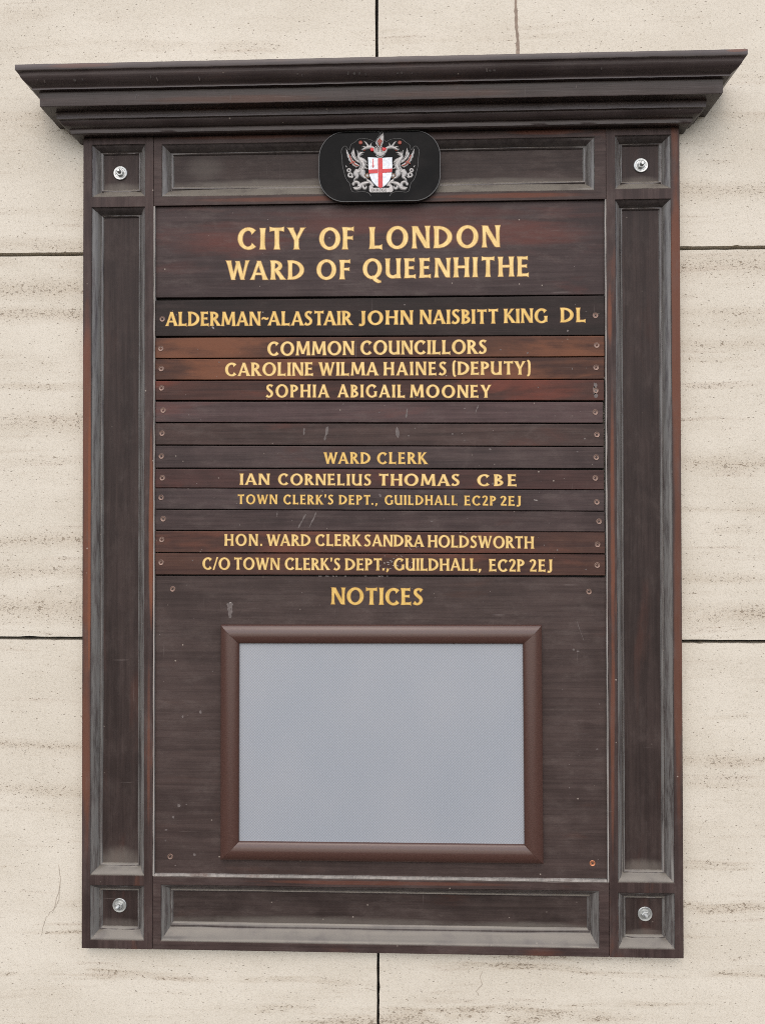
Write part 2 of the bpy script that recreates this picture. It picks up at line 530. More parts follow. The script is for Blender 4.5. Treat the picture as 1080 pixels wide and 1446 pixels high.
XJ = -0.0018
JT = lambda x: 0.4139 - 0.0034 * x
JB = lambda x: -0.1450 - 0.0012 * x
slab([(-2, JT(-2) + 0.0027), (XJ - 0.0022, JT(0) + 0.0027), (XJ - 0.0022, 1.7), (-2, 1.7)])
slab([(XJ + 0.0022, JT(0) + 0.0027), (2, JT(2) + 0.0027), (2, 1.7), (XJ + 0.0022, 1.7)], stain_right)
slab([(-2, JB(-2) + 0.0025), (2, JB(2) + 0.0025), (2, JT(2) - 0.0027), (-2, JT(-2) - 0.0027)])
slab([(-2, -1.0), (XJ - 0.0018, -1.0), (XJ - 0.0018, JB(0) - 0.0025), (-2, JB(-2) - 0.0025)], crack_left)
slab([(XJ + 0.0018, -1.0), (2, -1.0), (2, JB(2) - 0.0025), (XJ + 0.0018, JB(0) - 0.0025)], crack_right)
b = MB()
b.box(-2, 2, YW + 0.026, YW + 0.03, -1.0, 1.7)
b.build('joint_backing', M_joint, wall)

# ------------------------------------------------------------------ the notice board: frame
HW, ZB, ZT, OX = 0.4226, -0.5818, 0.5815, 0.3208
board = thing('notice_board', (0, YW, ZB), 'tall dark varnished wooden notice board with cornice and gold lettering, hung on the limestone wall', 'notice board')


def plate(xs, zs, holes, y0, y1):
    """a board with rectangular holes: front face cells, rims and back"""
    b = MB()
    xs, zs = sorted(set(xs)), sorted(set(zs))
    solid = {}
    for i in range(len(xs) - 1):
        for j in range(len(zs) - 1):
            cx, cz = (xs[i] + xs[i + 1]) / 2, (zs[j] + zs[j + 1]) / 2
            solid[i, j] = not any(h[0] < cx < h[1] and h[2] < cz < h[3] for h in holes)
    for (i, j), s in solid.items():
        if not s:
            continue
        x0, x1, z0, z1 = xs[i], xs[i + 1], zs[j], zs[j + 1]
        b.add([(x0, y0, z0), (x1, y0, z0), (x1, y0, z1), (x0, y0, z1)], [(0, 1, 2, 3)])
        b.add([(x0, y1, z0), (x1, y1, z0), (x1, y1, z1), (x0, y1, z1)], [(3, 2, 1, 0)])
        for (di, dj, e) in ((-1, 0, ((x0, z0), (x0, z1))), (1, 0, ((x1, z0), (x1, z1))), (0, -1, ((x0, z0), (x1, z0))), (0, 1, ((x0, z1), (x1, z1)))):
            if not solid.get((i + di, j + dj), False):
                (ax, az), (bx, bz) = e
                b.add([(ax, y0, az), (bx, y0, bz), (bx, y1, bz), (ax, y1, az)], [(0, 1, 2, 3)])
    return b


PROF = [(0.0, 0.0003), (0.015, 0.0012), (0.07, 0.0020), (0.16, 0.0027), (0.28, 0.0041), (0.40, 0.0058), (0.51, 0.0077), (0.60, 0.0096),
        (0.66, 0.0112), (0.72, 0.0113), (0.755, 0.0097), (0.80, 0.0092), (0.88, 0.0096), (0.94, 0.0108), (1.0, 0.0125)]


def moulding(x0, x1, z0, z1, wl, wr, wb, wt_, parent):
    """ring of ovolo moulding round a sunk panel; sides of their own widths, mitred"""
    b = MB()
    K = 14
    rings = []
    for (t, d) in PROF:
        ring = []
        ax0, ax1, az0, az1 = x0 + wl * t, x1 - wr * t, z0 + wb * t, z1 - wt_ * t
        cs = [(ax0, az0), (ax1, az0), (ax1, az1), (ax0, az1)]
        for q in range(4):
            a, c = cs[q], cs[(q + 1) % 4]
            for k in range(K):
                s = k / K
                fl = 0.8 * min(1.0, min(s, 1 - s) * 5) if q == 0 else 0.0
                dd = d + fl * ((0.0016 + t * 0.0100) - d) if 0.02 < t < 1 else d
                ring.append((a[0] + (c[0] - a[0]) * s, dd, a[1] + (c[1] - a[1]) * s))
        rings.append(ring)
    n = 4 * K
    jt = [[(jit(0.00018), jit(0.00018)) for _ in range(n)] for _ in rings]
    V = []
    for r, j in zip(rings, jt):
        for p, q in zip(r, j):
            V.append((p[0] + q[0], p[1] + q[1], p[2] + q[0]))
    F = []
    for i in range(len(rings) - 1):
        for k in range(n):
            k2 = (k + 1) % n
            F.append((i * n + k, i * n + k2, (i + 1) * n + k2, (i + 1) * n + k))
    b.add(V, F)
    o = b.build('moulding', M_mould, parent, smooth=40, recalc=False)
    # faces must look at -Y
    if sum(p.normal.y * p.area for p in o.data.polygons) > 0:
        o.data.flip_normals()
    return o


def sunk(x0, x1, z0, z1, ws, parent, mat):
    moulding(x0, x1, z0, z1, *ws, parent)
    wl, wr, wb, wt_ = ws
    b = MB()
    b.box(x0 + wl * 0.9, x1 - wr * 0.9, 0.0120, 0.0172, z0 + wb * 0.9, z1 - wt_ * 0.9)
    b.build('recessed_panel', mat, parent)


def stile(side):
    xo, xi = (HW, OX)
    hx0, hx1 = 0.3333, 0.4103
    hs = [(hx0, hx1, 0.4912, 0.5662), (hx0, hx1, -0.4776, 0.4760), (hx0, hx1, -0.5692, -0.4923)]
    if side < 0:
        hs = [(-h[1], -h[0], h[2], h[3]) for h in hs]
        xs = [-xo, -xi]
    else:
        xs = [xi, xo]
    b = plate(xs + [h[0] for h in hs] + [h[1] for h in hs], [ZB, 0.60] + [h[2] for h in hs] + [h[3] for h in hs], hs, 0.0, YW - 0.0003)
    o = b.build('stile', M_frame_v, board, bevel=0.0008, seg=2, merge=True)
    wo, wi = 0.0140, 0.0130
    wl, wr = (wo, wi) if side < 0 else (wi, wo)
    for h, (wb, wt_) in zip(hs, ((0.015, 0.0105), (0.0131, 0.0116), (0.0142, 0.0130))):
        sunk(*h, (wl, wr, wb, wt_), o, M_panel_v)
    return o


def rail(z0, z1, h, ws):
    g = 0.0003
    b = plate([-OX + g, OX - g, h[0], h[1]], [z0, z1, h[2], h[3]], [h], 0.0002, YW - 0.0005)
    o = b.build('rail', M_frame_h, board, bevel=0.0008, seg=2, merge=True)
    sunk(*h, ws, o, M_panel_h)
    return o


stile(-1)
stile(1)
rail(0.4770, 0.60, (-0.3088, 0.3046, 0.4903, 0.5651), (0.0150, 0.0145, 0.0185, 0.0120))
rail(ZB, -0.4786, (-0.3088, 0.3066, -0.5697, -0.4905), (0.0150, 0.0145, 0.0225, 0.0140))

# pale worn bead along the opening
for (x0, x1, z0, z1) in ((-OX + 0.0003, -OX + 0.0020, -0.4783, 0.4767), (OX - 0.0020, OX - 0.0003, -0.4783, 0.4767), (-OX + 0.0027, OX - 0.0027, -0.4783, -0.4752)):
    b = MB()
    nseg = 60
    for k in range(nseg):
        if x1 - x0 < 0.01:
            a, c = z0 + (z1 - z0) * k / nseg, z0 + (z1 - z0) * (k + 1) / nseg
            b.box(x0, x1, 0.0004, 0.008, a, c)
        else:
            a, c = x0 + (x1 - x0) * k / nseg, x0 + (x1 - x0) * (k + 1) / nseg
            b.box(a, c, 0.0006, 0.008, z0, z1)
    # one continuous strip whose front edge wanders a little
    bm_pts = {}
    nv = []
    for (x, y, z) in b.v:
        key = (round(x, 5), round(y, 5), round(z, 5))
        if key not in bm_pts:
            bm_pts[key] = (jit(0.00025), jit(0.0003))
        q = bm_pts[key]
        nv.append((x + (q[0] if x1 - x0 < 0.01 else 0), y + q[1], z + (q[0] if x1 - x0 >= 0.01 else 0)))
    b.v = nv
    b.build('edge_bead', M_pale_edge, board, merge=False)

# ------------------------------------------------------------------ cornice
CPROF = [(-0.018, 0.6458), (0.0648, 0.6458), (0.0659, 0.6452), (0.0662, 0.6442), (0.0662, 0.6382), (0.0656, 0.6372), (0.0640, 0.6366), (0.0628, 0.6350),
         (0.0622, 0.6328), (0.0608, 0.6300), (0.0580, 0.6268), (0.0546, 0.6242), (0.0520, 0.6228), (0.0506, 0.6218), (0.0500, 0.6205), (0.0500, 0.6192),
         (0.0440, 0.6188), (0.0430, 0.6170), (0.0430, 0.6004), (0.0424, 0.5996), (0.0410, 0.5994), (0.0280, 0.5996), (0.0270, 0.5985), (0.0268, 0.5905),
         (0.0256, 0.5900), (0.0240, 0.5898), (0.0232, 0.5880), (0.0215, 0.5858), (0.0190, 0.5838), (0.0165, 0.5826), (0.0140, 0.5822), (0.0134, 0.5812),
         (0.0131, 0.5800), (0.0124, 0.5768), (0.0108, 0.5755), (0.0095, 0.5753), (0.0005, 0.5765), (-0.018, 0.5766)]
b = MB()
NX = 90
path_n = 0
rows = []
for (p, z) in CPROF:
    r = []
    X = HW + p
    yb = YW - 0.0002
    for k in range(5):
        r.append((-X, yb + (-p - yb) * k / 5, z))
    for k in range(NX + 1):
        r.append((-X + 2 * X * k / NX, -p, z))
    for k in range(1, 6):
        r.append((X, -p + (yb + p) * k / 5, z))
    rows.append(r)
npth = len(rows[0])
V, F = [], []
# the whole section wanders slightly along its length, as old hand-planed stock does
wy = [jit(0.00015) for _ in range(npth)]
wz_ = [jit(0.00018) for _ in range(npth)]
for r in rows:
    for k, q in enumerate(r):
        V.append((q[0], q[1] + wy[k], q[2] + wz_[k]))
for i in range(len(rows) - 1):
    for k in range(npth - 1):
        F.append((i * npth + k, i * npth + k + 1, (i + 1) * npth + k + 1, (i + 1) * npth + k))
b.add(V, F)
# small pale knocks along the crown and the fascia, lying on the slope of the wood
for (cxp, kind) in [(x, 0) for x in (-0.46, -0.452, -0.41, -0.40, -0.305, -0.298, -0.24, -0.105, -0.1, -0.037, -0.028, -0.021, -0.014, 0.03, 0.035, 0.05, 0.148, 0.152, 0.158, 0.30)] + [(-0.33, 1), (-0.327, 1), (0.11, 1), (-0.2, 1), (0.27, 1)]:
    (pa_, za), (pb_, zb2) = ((0.0612, 0.6304), (0.0552, 0.6243)) if kind == 0 else ((0.0431, 0.616), (0.0431, 0.603))
    t0 = random.uniform(0.0, 0.4)
    t1 = t0 + random.uniform(0.25, 0.6)
    hw_ = random.uniform(0.0006, 0.0022) if kind == 0 else 0.0005
    sk = jit(0.002)
    q = []
    for (t, sx_) in ((t0, -0.7), (t0, 0.7), ((t0 + t1) / 2, 1), (t1, 0.6), (t1, -0.5), ((t0 + t1) / 2, -1)):
        pp_, zz_ = pa_ + (pb_ - pa_) * t, za + (zb2 - za) * t
        q.append((cxp + sx_ * hw_ + sk * t, -pp_ - 0.0005 if kind == 0 else -pp_ - 0.0003, zz_ - (0.0004 if kind == 0 else 0)))
    b.add(q, [(0, 1, 2, 3, 4, 5)], random.choice((1, 2, 2)))
cornice = b.build('cornice', [M_cornice, M_chip_dim, M_scuff], board, smooth=38)


# ------------------------------------------------------------------ lettering: flared roman capitals built from strokes
class Pen:
    def __init__(s):
        s.poly = []            # list of (verts2d, faces)
        s.g = 0.0

    def strip(s, L, R):
        n = len(L)
        s.poly.append((L + R, [(i, i + 1, n + i + 1, n + i) for i in range(n - 1)]))

    def st(s, x0, y0, x1, y1, w, f0=0.45, f1=0.45, cut='h'):
        d = Vector((x1 - x0, y1 - y0))
        ln = d.length
        d /= ln
        g = s.g
        x0 -= d.x * g; y0 -= d.y * g; x1 += d.x * g; y1 += d.y * g
        L, R = [], []
        N = 9
        for i in range(N):
            t = i / (N - 1)
            e = f0 * (1 - 2 * t) ** 4 if t < 0.5 else f1 * (2 * t - 1) ** 4
            hw = w / 2 * (0.94 + e) + g
            cx, cy = x0 + (x1 - x0) * t, y0 + (y1 - y0) * t
            if cut == 'h':
                o = hw / max(0.3, abs(d.y))
                L.append((cx - o, cy)); R.append((cx + o, cy))
            elif cut == 'v':
                o = hw / max(0.3, abs(d.x))
                L.append((cx, cy + o)); R.append((cx, cy - o))
            else:
                L.append((cx - d.y * hw, cy + d.x * hw)); R.append((cx + d.y * hw, cy - d.x * hw))
        s.strip(L, R)

    def arc(s, cx, cy, rx, ry, a0, a1, wv, wh, e0=0.0, e1=0.0, tilt=0.12):
        g = s.g
        N = max(8, int(abs(a1 - a0) / 9))
        if abs(a1 - a0) < 359:
            da = math.degrees(g / max(rx, ry)) * (1 if a1 > a0 else -1)
            a0 -= da; a1 += da
        O, I = [], []
        for i in range(N + 1):
            t = i / N
            a = math.radians(a0 + (a1 - a0) * t)
            k = abs(math.cos(a + tilt)) ** 1.5
            wd = wh + (wv - wh) * k
            e = e0 * max(0, 1 - t / 0.28) ** 2 + e1 * max(0, 1 - (1 - t) / 0.28) ** 2
            wd = wd * (1 + e)
            c, sn = math.cos(a), math.sin(a)
            O.append((cx + (rx + g) * c, cy + (ry + g) * sn))
            I.append((cx + (rx - wd - g) * c, cy + (ry - wd - g) * sn))
        s.strip(O, I)

    def path(s, pts, ws):
        # catmull-rom ribbon
        P = [Vector(p) for p in pts]
        q = [P[0] * 2 - P[1]] + P + [P[-1] * 2 - P[-2]]
        C, Wd = [], []
        for i in range(1, len(q) - 2):
            for k in range(5):
                t = k / 5
                a, b_, c, d = q[i - 1], q[i], q[i + 1], q[i + 2]
                C.append(0.5 * ((2 * b_) + (c - a) * t + (2 * a - 5 * b_ + 4 * c - d) * t * t + (3 * b_ - a - 3 * c + d) * t ** 3))
                Wd.append(ws[i - 1] + (ws[i] - ws[i - 1]) * t)
        C.append(P[-1]); Wd.append(ws[-1])
        d0 = (C[0] - C[1]).normalized() * s.g
        d1 = (C[-1] - C[-2]).normalized() * s.g
        C[0] = C[0] + d0; C[-1] = C[-1] + d1
        L, R = [], []
        for i, c in enumerate(C):
            d = (C[min(i + 1, len(C) - 1)] - C[max(i - 1, 0)]).normalized()
            hw = Wd[i] / 2 + s.g
            L.append((c.x - d.y * hw, c.y + d.x * hw)); R.append((c.x + d.y * hw, c.y - d.x * hw))
        s.strip(L, R)


S_, T_ = 0.190, 0.125


def glyph(ch, p):
    """draws ch into pen p, returns its width (cap height 1)"""
    if ch == 'A':
        p.st(0.07, 0, 0.40, 1.0, T_ * 1.05, 0.6, 0.0); p.st(0.73, 0, 0.40, 1.0, S_, 0.45, 0.0); p.st(0.2, 0.31, 0.6, 0.31, 0.11, 0, 0, 'v'); return 0.82
    if ch == 'B':
        p.st(0.11, 0, 0.11, 1, S_); p.arc(0.16, 0.75, 0.35, 0.25, -92, 92, 0.17, 0.11); p.arc(0.16, 0.275, 0.42, 0.275, -92, 92, 0.18, 0.12); return 0.58
    if ch == 'C':
        p.arc(0.47, 0.5, 0.47, 0.52, 48, 312, S_ * 1.05, 0.12, 0.75, 0.35); return 0.80
    if ch == 'D':
        p.st(0.11, 0, 0.11, 1, S_); p.arc(0.18, 0.5, 0.62, 0.5, -90, 90, S_ * 1.05, 0.12); return 0.81
    if ch in 'EF':
        p.st(0.11, 0, 0.11, 1, S_); p.st(0.1, 0.93, 0.50, 0.93, T_, 0, 0.7, 'v'); p.st(0.15, 0.52, 0.46, 0.52, T_ * 0.95, 0, 0.6, 'v')
        if ch == 'E':
            p.st(0.1, 0.07, 0.55, 0.07, T_, 0, 0.9, 'v'); return 0.57
        return 0.53
    if ch == 'G':
        p.arc(0.47, 0.5, 0.47, 0.52, 46, 318, S_ * 1.05, 0.12, 0.7, 0); p.st(0.75, 0.08, 0.75, 0.47, S_ * 0.95, 0.1, 0.4); return 0.85
    if ch == 'H':
        p.st(0.11, 0, 0.11, 1, S_); p.st(0.66, 0, 0.66, 1, S_); p.st(0.15, 0.52, 0.62, 0.52, 0.12, 0, 0, 'v'); return 0.77
    if ch == 'I':
        p.st(0.11, 0, 0.11, 1, S_); return 0.22
    if ch == 'J':
        p.st(0.26, 0.1, 0.26, 1, S_, 0, 0.45); p.path([(0.262, 0.2), (0.24, 0.06), (0.14, -0.02), (0.0, 0.0)], [S_ * 0.95, 0.165, 0.13, 0.15]); return 0.37
    if ch == 'K':
        p.st(0.11, 0, 0.11, 1, S_); p.st(0.17, 0.46, 0.56, 1, T_, 0, 0.5); p.st(0.27, 0.56, 0.65, 0, S_, 0, 0.35); return 0.70
    if ch == 'L':
        p.st(0.11, 0, 0.11, 1, S_); p.st(0.1, 0.07, 0.55, 0.07, T_ * 1.05, 0, 1.0, 'v'); return 0.57
    if ch == 'M':
        p.st(0.10, 0, 0.16, 1, T_ * 1.1, 0.6, 0.1); p.st(0.18, 1, 0.50, 0.1, S_, 0.1, 0); p.st(0.50, 0.1, 0.82, 1, T_, 0, 0.1); p.st(0.90, 0, 0.85, 1, S_, 0.45, 0.1); return 1.0
    if ch == 'N':
        p.st(0.09, 0, 0.09, 1, T_ * 1.1, 0.7, 0.3); p.st(0.12, 0.99, 0.66, 0.02, S_, 0.2, 0.0); p.st(0.69, 0, 0.69, 1, T_ * 1.15, 0.2, 0.7); return 0.78
    if ch in 'OQ':
        p.arc(0.48, 0.5, 0.48, 0.525, 0, 360, S_ * 1.05, 0.125)
        if ch == 'Q':
            p.path([(0.46, 0.1), (0.62, -0.05), (0.78, -0.16), (0.92, -0.17)], [0.12, 0.17, 0.15, 0.06])
        return 0.96
    if ch in 'PR':
        p.st(0.11, 0, 0.11, 1, S_); p.arc(0.17, 0.715, 0.40, 0.285, -92, 92, S_ * 0.98, 0.115)
        if ch == 'R':
            p.st(0.30, 0.47, 0.62, 0, S_, 0, 0.35); return 0.68
        return 0.58
    if ch == 'S':
        p.path([(0.47, 0.87), (0.37, 0.945), (0.24, 0.945), (0.125, 0.86), (0.12, 0.71), (0.22, 0.58), (0.36, 0.46), (0.44, 0.32), (0.41, 0.16), (0.29, 0.06), (0.16, 0.05), (0.03, 0.13)],
               [0.2, 0.125, 0.12, 0.15, 0.17, 0.18, 0.185, 0.175, 0.155, 0.12, 0.125, 0.2]); return 0.55
    if ch == 'T':
        p.st(0.34, 0, 0.34, 0.97, S_, 0.45, 0.1); p.st(0.03, 0.93, 0.65, 0.93, 0.13, 0.7, 0.7, 'v'); return 0.68
    if ch == 'U':
        p.st(0.11, 0.28, 0.11, 1, S_, 0, 0.4); p.arc(0.385, 0.30, 0.365, 0.315, 180, 330, S_, 0.14, 0, -0.3); p.st(0.66, 0, 0.66, 1, S_ * 0.92, 0.4, 0.45); return 0.78
    if ch == 'V':
        p.st(0.10, 1, 0.38, 0, S_, 0.4, 0); p.st(0.38, 0, 0.66, 1, T_, 0, 0.6); return 0.76
    if ch == 'W':
        p.st(0.10, 1, 0.33, 0, S_, 0.4, 0); p.st(0.33, 0, 0.58, 0.97, T_, 0, 0.1); p.st(0.55, 0.97, 0.80, 0, S_, 0.1, 0); p.st(0.80, 0, 1.05, 1, T_, 0, 0.6); return 1.13
    if ch == 'Y':
        p.st(0.36, 0, 0.36, 0.5, S_, 0.45, 0); p.st(0.36, 0.42, 0.09, 1, S_ * 0.98, 0, 0.4); p.st(0.36, 0.42, 0.64, 1, T_, 0, 0.6); return 0.73
    if ch == '2':
        p.path([(0.05, 0.80), (0.14, 0.92), (0.28, 0.95), (0.41, 0.86), (0.42, 0.68), (0.32, 0.46), (0.18, 0.24), (0.08, 0.08)], [0.16, 0.12, 0.13, 0.17, 0.18, 0.16, 0.13, 0.12])
        p.st(0.05, 0.07, 0.54, 0.07, 0.135, 0, 0.6, 'v'); return 0.56
    if ch == '.':
        p.st(0.09, 0.0, 0.09, 0.16, 0.16, 0, 0); return 0.18
    if ch == ',':
        p.path([(0.12, 0.14), (0.11, 0.02), (0.04, -0.14)], [0.17, 0.15, 0.06]); return 0.19
    if ch == "'":
        p.path([(0.10, 1.04), (0.09, 0.86), (0.07, 0.72)], [0.16, 0.13, 0.07]); return 0.18
    if ch == '~':
        p.path([(0.0, 0.44), (0.09, 0.53), (0.2, 0.5), (0.31, 0.46), (0.40, 0.55)], [0.06, 0.11, 0.13, 0.11, 0.05]); return 0.40
    if ch == '(':
        p.path([(0.22, 1.06), (0.12, 0.98), (0.085, 0.75), (0.085, 0.25), (0.12, -0.02), (0.22, -0.1)], [0.11, 0.13, 0.15, 0.15, 0.13, 0.11]); return 0.25
    if ch == ')':
        p.path([(0.03, 1.06), (0.13, 0.98), (0.165, 0.75), (0.165, 0.25), (0.13, -0.02), (0.03, -0.1)], [0.11, 0.13, 0.15, 0.15, 0.13, 0.11]); return 0.25
    if ch == '/':
        p.st(0.04, -0.04, 0.36, 1.04, 0.11, 0, 0.1); return 0.40
    raise ValueError(ch)


GAP = 0.115


def kern(a, b_):
    k = {'TA': -.12, 'AT': -.10, 'WA': -.10, 'AW': -.08, 'AV': -.12, 'LT': -.1, 'LY': -.1, 'AS': -0.02, 'RT': -.03, 'PT': -.02, 'TY': -.02, 'TT': -.02, '/O': -.1, 'C/': -.08,
         'LA': .0, 'RA': -.04, 'AL': .0, 'KI': -.02, 'T.': -.1, '.,': .02}.get(a + b_, 0)
    return k


def lettering(words, Y, parent, mats, scale_out=0.036):
    """words: (text, x0, x1, base_left, base_right, cap) as measured on the photo; painted on the plane Y"""
    b = MB()
    lift = 0.00012
    cnt = 0
    for (txt, x0, x1, bl, br, cap) in words:
        X0, Z0 = at(x0, bl, Y)
        X1, Z1 = at(x1, br, Y)
        _, Zc = at((x0 + x1) / 2, (bl + br) / 2 - cap, Y)
        H = Zc - (Z0 + Z1) / 2
        slope = (Z1 - Z0) / (X1 - X0)
        ws = []
        for ch in txt:
            q = Pen()
            ws.append(glyph(ch, q))
        tot = sum(ws)
        kn = [kern(a, c) for a, c in zip(txt[:-1], txt[1:])]
        want = (X1 - X0) / H
        gaps = len(txt) - 1
        k = 1.0
        if gaps:
            gp = (want - tot - sum(kn)) / gaps
            lo, hi = 0.03, 0.20
            if gp < lo or gp > hi:
                gp = min(max(gp, lo), hi)
                k = (want - gp * gaps - sum(kn)) / tot
                if k > 1.32 and len(txt) <= 3:
                    k = 1.32
                    gp = (want - tot * k - sum(kn)) / gaps
        else:
            gp, k = 0, want / tot
        # share the misfit between gaps and widths
        if gaps:
            g2 = 0.3 * gp + 0.7 * GAP if k == 1.0 and len(txt) > 3 else gp
            k = (want - g2 * gaps - sum(kn)) / tot
            gp = g2
        cx = 0.0
        for i, ch in enumerate(txt):
            hj, rj, vj = 1 + jit(0.012), jit(0.010), jit(0.008)
            for layer in (0, 1):
                q = Pen()
                q.g = scale_out if layer == 0 else 0.0
                glyph(ch, q)
                for (V, Fc) in q.poly:
                    cnt += 1
                    y = Y - lift - (0.00012 if layer else 0) - 0.000004 * (cnt % 25)
                    VV = []
                    for (u, v) in V:
                        uu, vv = u * k, (v * hj + vj)
                        uu, vv = uu - rj * vv, vv + rj * uu
                        xx = X0 + (cx + uu) * H
                        zz = Z0 + slope * (xx - X0) + vv * H
                        VV.append((xx, y, zz))
                    b.add(VV, Fc, layer)
            cx += ws[i] * k + gp + (kn[i] if i < len(kn) else 0)
    o = b.build('lettering', mats, parent, recalc=False)
    bm = bmesh.new()
    bm.from_mesh(o.data)
    fl = [f for f in bm.faces if f.normal.y > 0]
    bmesh.ops.reverse_faces(bm, faces=fl)
    bm.to_mesh(o.data)
    bm.free()
    return o


# ------------------------------------------------------------------ small hardware
def lathe(b, prof, n=24, mi=None, cx=0, cz=0):
    V = []
    for (r, y) in prof:
        for k in range(n):
            a = 2 * math.pi * k / n
            V.append((cx + r * math.cos(a), y, cz + r * math.sin(a)))
    for i in range(len(prof) - 1):
        F = [(k, (k + 1) % n, n + (k + 1) % n, n + k) for k in range(n)]
        b.add(V[i * n:(i + 2) * n], F, (mi[i] if mi else 0))


def screw_mesh(mats):
    b = MB()
    lathe(b, [(0.0047, 0.0006), (0.0046, -0.0003), (0.0041, -0.0007), (0.0034, -0.0004), (0.0028, -0.0002)], 22)
    # cross recess
    n = 22
    ring = [(0.0028 * math.cos(2 * math.pi * k / n), -0.0002, 0.0028 * math.sin(2 * math.pi * k / n)) for k in range(n)]
    inn = []
    for k in range(n):
        a = 2 * math.pi * k / n
        r = 0.00135 + 0.0010 * abs(math.cos(2 * a)) ** 2
        inn.append((r * math.cos(a), -0.00015, r * math.sin(a)))
    b.add(ring + inn, [(k, (k + 1) % n, n + (k + 1) % n, n + k) for k in range(n)])
    deep = [(v[0] * 0.7, 0.0016, v[2] * 0.7) for v in inn]
    b.add(inn + deep, [(k, (k + 1) % n, n + (k + 1) % n, n + k) for k in range(n)], 1)
    b.add(deep, [tuple(range(n))], 1)
    return b


_scr = None


def screw(px, py, Y, parent, mat=None, label=None, s=0.88):
    global _scr
    x, z = at(px, py, Y)
    if _scr is None:
        o = screw_mesh(None).build('screw', [M_copper, M_hole], None, smooth=50)
        _scr = o
    else:
        o = _scr.copy()
        if mat:
            o.data = _scr.data.copy()
            o.data.materials[0] = mat
        COL.objects.link(o)
    off = Vector((0, 0, 0))
    p = parent
    while p is not None:
        off += p.location
        p = p.parent
    o.parent = parent
    o.location = Vector((x, Y, z)) - off
    o.rotation_euler = (0, random.uniform(0, 6.28), 0)
    o.scale = (s, s, s)
    if label:
        o['label'] = label
    return o


def chips(b, spots, Y, mi):
    """small irregular flakes of pale paint lying on the plane Y; spots: x, y, width, height in photo px"""
    for (px, py, w_, h_) in spots:
        x, z = at(px, py, Y)
        n = random.randint(5, 8)
        V = []
        for k in range(n):
            a = 2 * math.pi * k / n
            r = random.uniform(0.55, 1.1)
            V.append((x + 0.5 * w_ * 0.001 * r * math.cos(a), Y - 0.00008 - 0.00003 * (mi % 3), z + 0.5 * h_ * 0.001 * r * math.sin(a)))
        b.add(V, [tuple(range(n))], mi)


# ------------------------------------------------------------------ panel and name planks
def plank(name, xl, xr, ztl, zbl, ztr, zbr, Yf, mat, spots=(), dims=(), bevel=0.0009, thick=0.0095, marks=()):
    b = MB()
    q = [at(xl, zbl, Yf), at(xr, zbr, Yf), at(xr, ztr, Yf), at(xl, ztl, Yf)]
    xa, xb = q[0][0], q[1][0]
    N = 24
    V = []
    for k in range(N + 1):
        t = k / N
        x = xa + (xb - xa) * t
        zb_ = q[0][1] + (q[1][1] - q[0][1]) * t + jit(0.00012)
        zt_ = q[3][1] + (q[2][1] - q[3][1]) * t + jit(0.00012)
        V += [(x, Yf, zb_), (x, Yf, zt_), (x, Yf + thick, zt_), (x, Yf + thick, zb_)]
    F = []
    for k in range(N):
        a = 4 * k
        for j in range(4):
            F.append((a + j, a + (j + 1) % 4, a + 4 + (j + 1) % 4, a + 4 + j))
    F += [(0, 1, 2, 3), (4 * N, 4 * N + 1, 4 * N + 2, 4 * N + 3)]
    b.add(V, F)
    o = b.build(name, [mat, M_chip, M_chip_dim], board, bevel=bevel, seg=2)
    if spots or dims or marks:
        e = MB()
        chips(e, spots, Yf, 1)
        chips(e, dims, Yf, 2)
        for (pts_, w_, mi_) in marks:
            ribbon(e, wig([at(x_, y_, Yf) for x_, y_ in pts_], 4, 0.0003), w_, Yf - 0.0001 - 0.00002 * (int(pts_[0][0]) % 7), mi_, 0.6)
        off = Vector(board.location)
        bm = bmesh.new()
        bm.from_mesh(o.data)
        for f, mi in zip(e.f, e.m):
            ff = bm.faces.new([bm.verts.new(tuple(Vector(e.v[i]) - off)) for i in f])
            ff.normal_update()
            if ff.normal.y > 0:
                ff.normal_flip()
            ff.material_index = mi
        bm.to_mesh(o.data)
        bm.free()
    return o


def rnd_spots(x0, x1, y0, y1, n, a=0.8, c=2.4):
    return [(random.uniform(x0, x1), random.uniform(y0, y1), random.uniform(a, c), random.uniform(a, c)) for _ in range(n)]


b = MB()
b.box(-OX + 0.002, OX - 0.002, 0.0138, 0.0176, -0.478, 0.4765)
b.build('backing_panel', M_back, board)

YH = 0.0045
head = plank('heading_panel', 219.2, 854.2, 289, 420.2, 281.5, 415.8, YH, M_head, rnd_spots(225, 850, 295, 415, 12, 0.5, 1.3) + [(465, 336, 5, 1), (475, 337, 3, 1)], bevel=0.0008)
head['label'] = 'wide reddish heading panel with two lines of large gold capitals'
lettering([("CITY", 336.3, 430.5, 352, 352, 30), ("OF", 451.3, 500, 352, 352, 30.3), ("LONDON", 522, 705.5, 351.3, 348.6, 30.5),
           ("WARD", 320.5, 429.5, 395, 394.8, 26.5), ("OF", 447.5, 495, 394.5, 394, 26.8), ("QUEENHITHE", 512.5, 746.3, 393.3, 390, 27.3)],
          YH, head, [M_amber, M_gold_c], 0.030)

RW = (0.145, 0.058, 0.031)
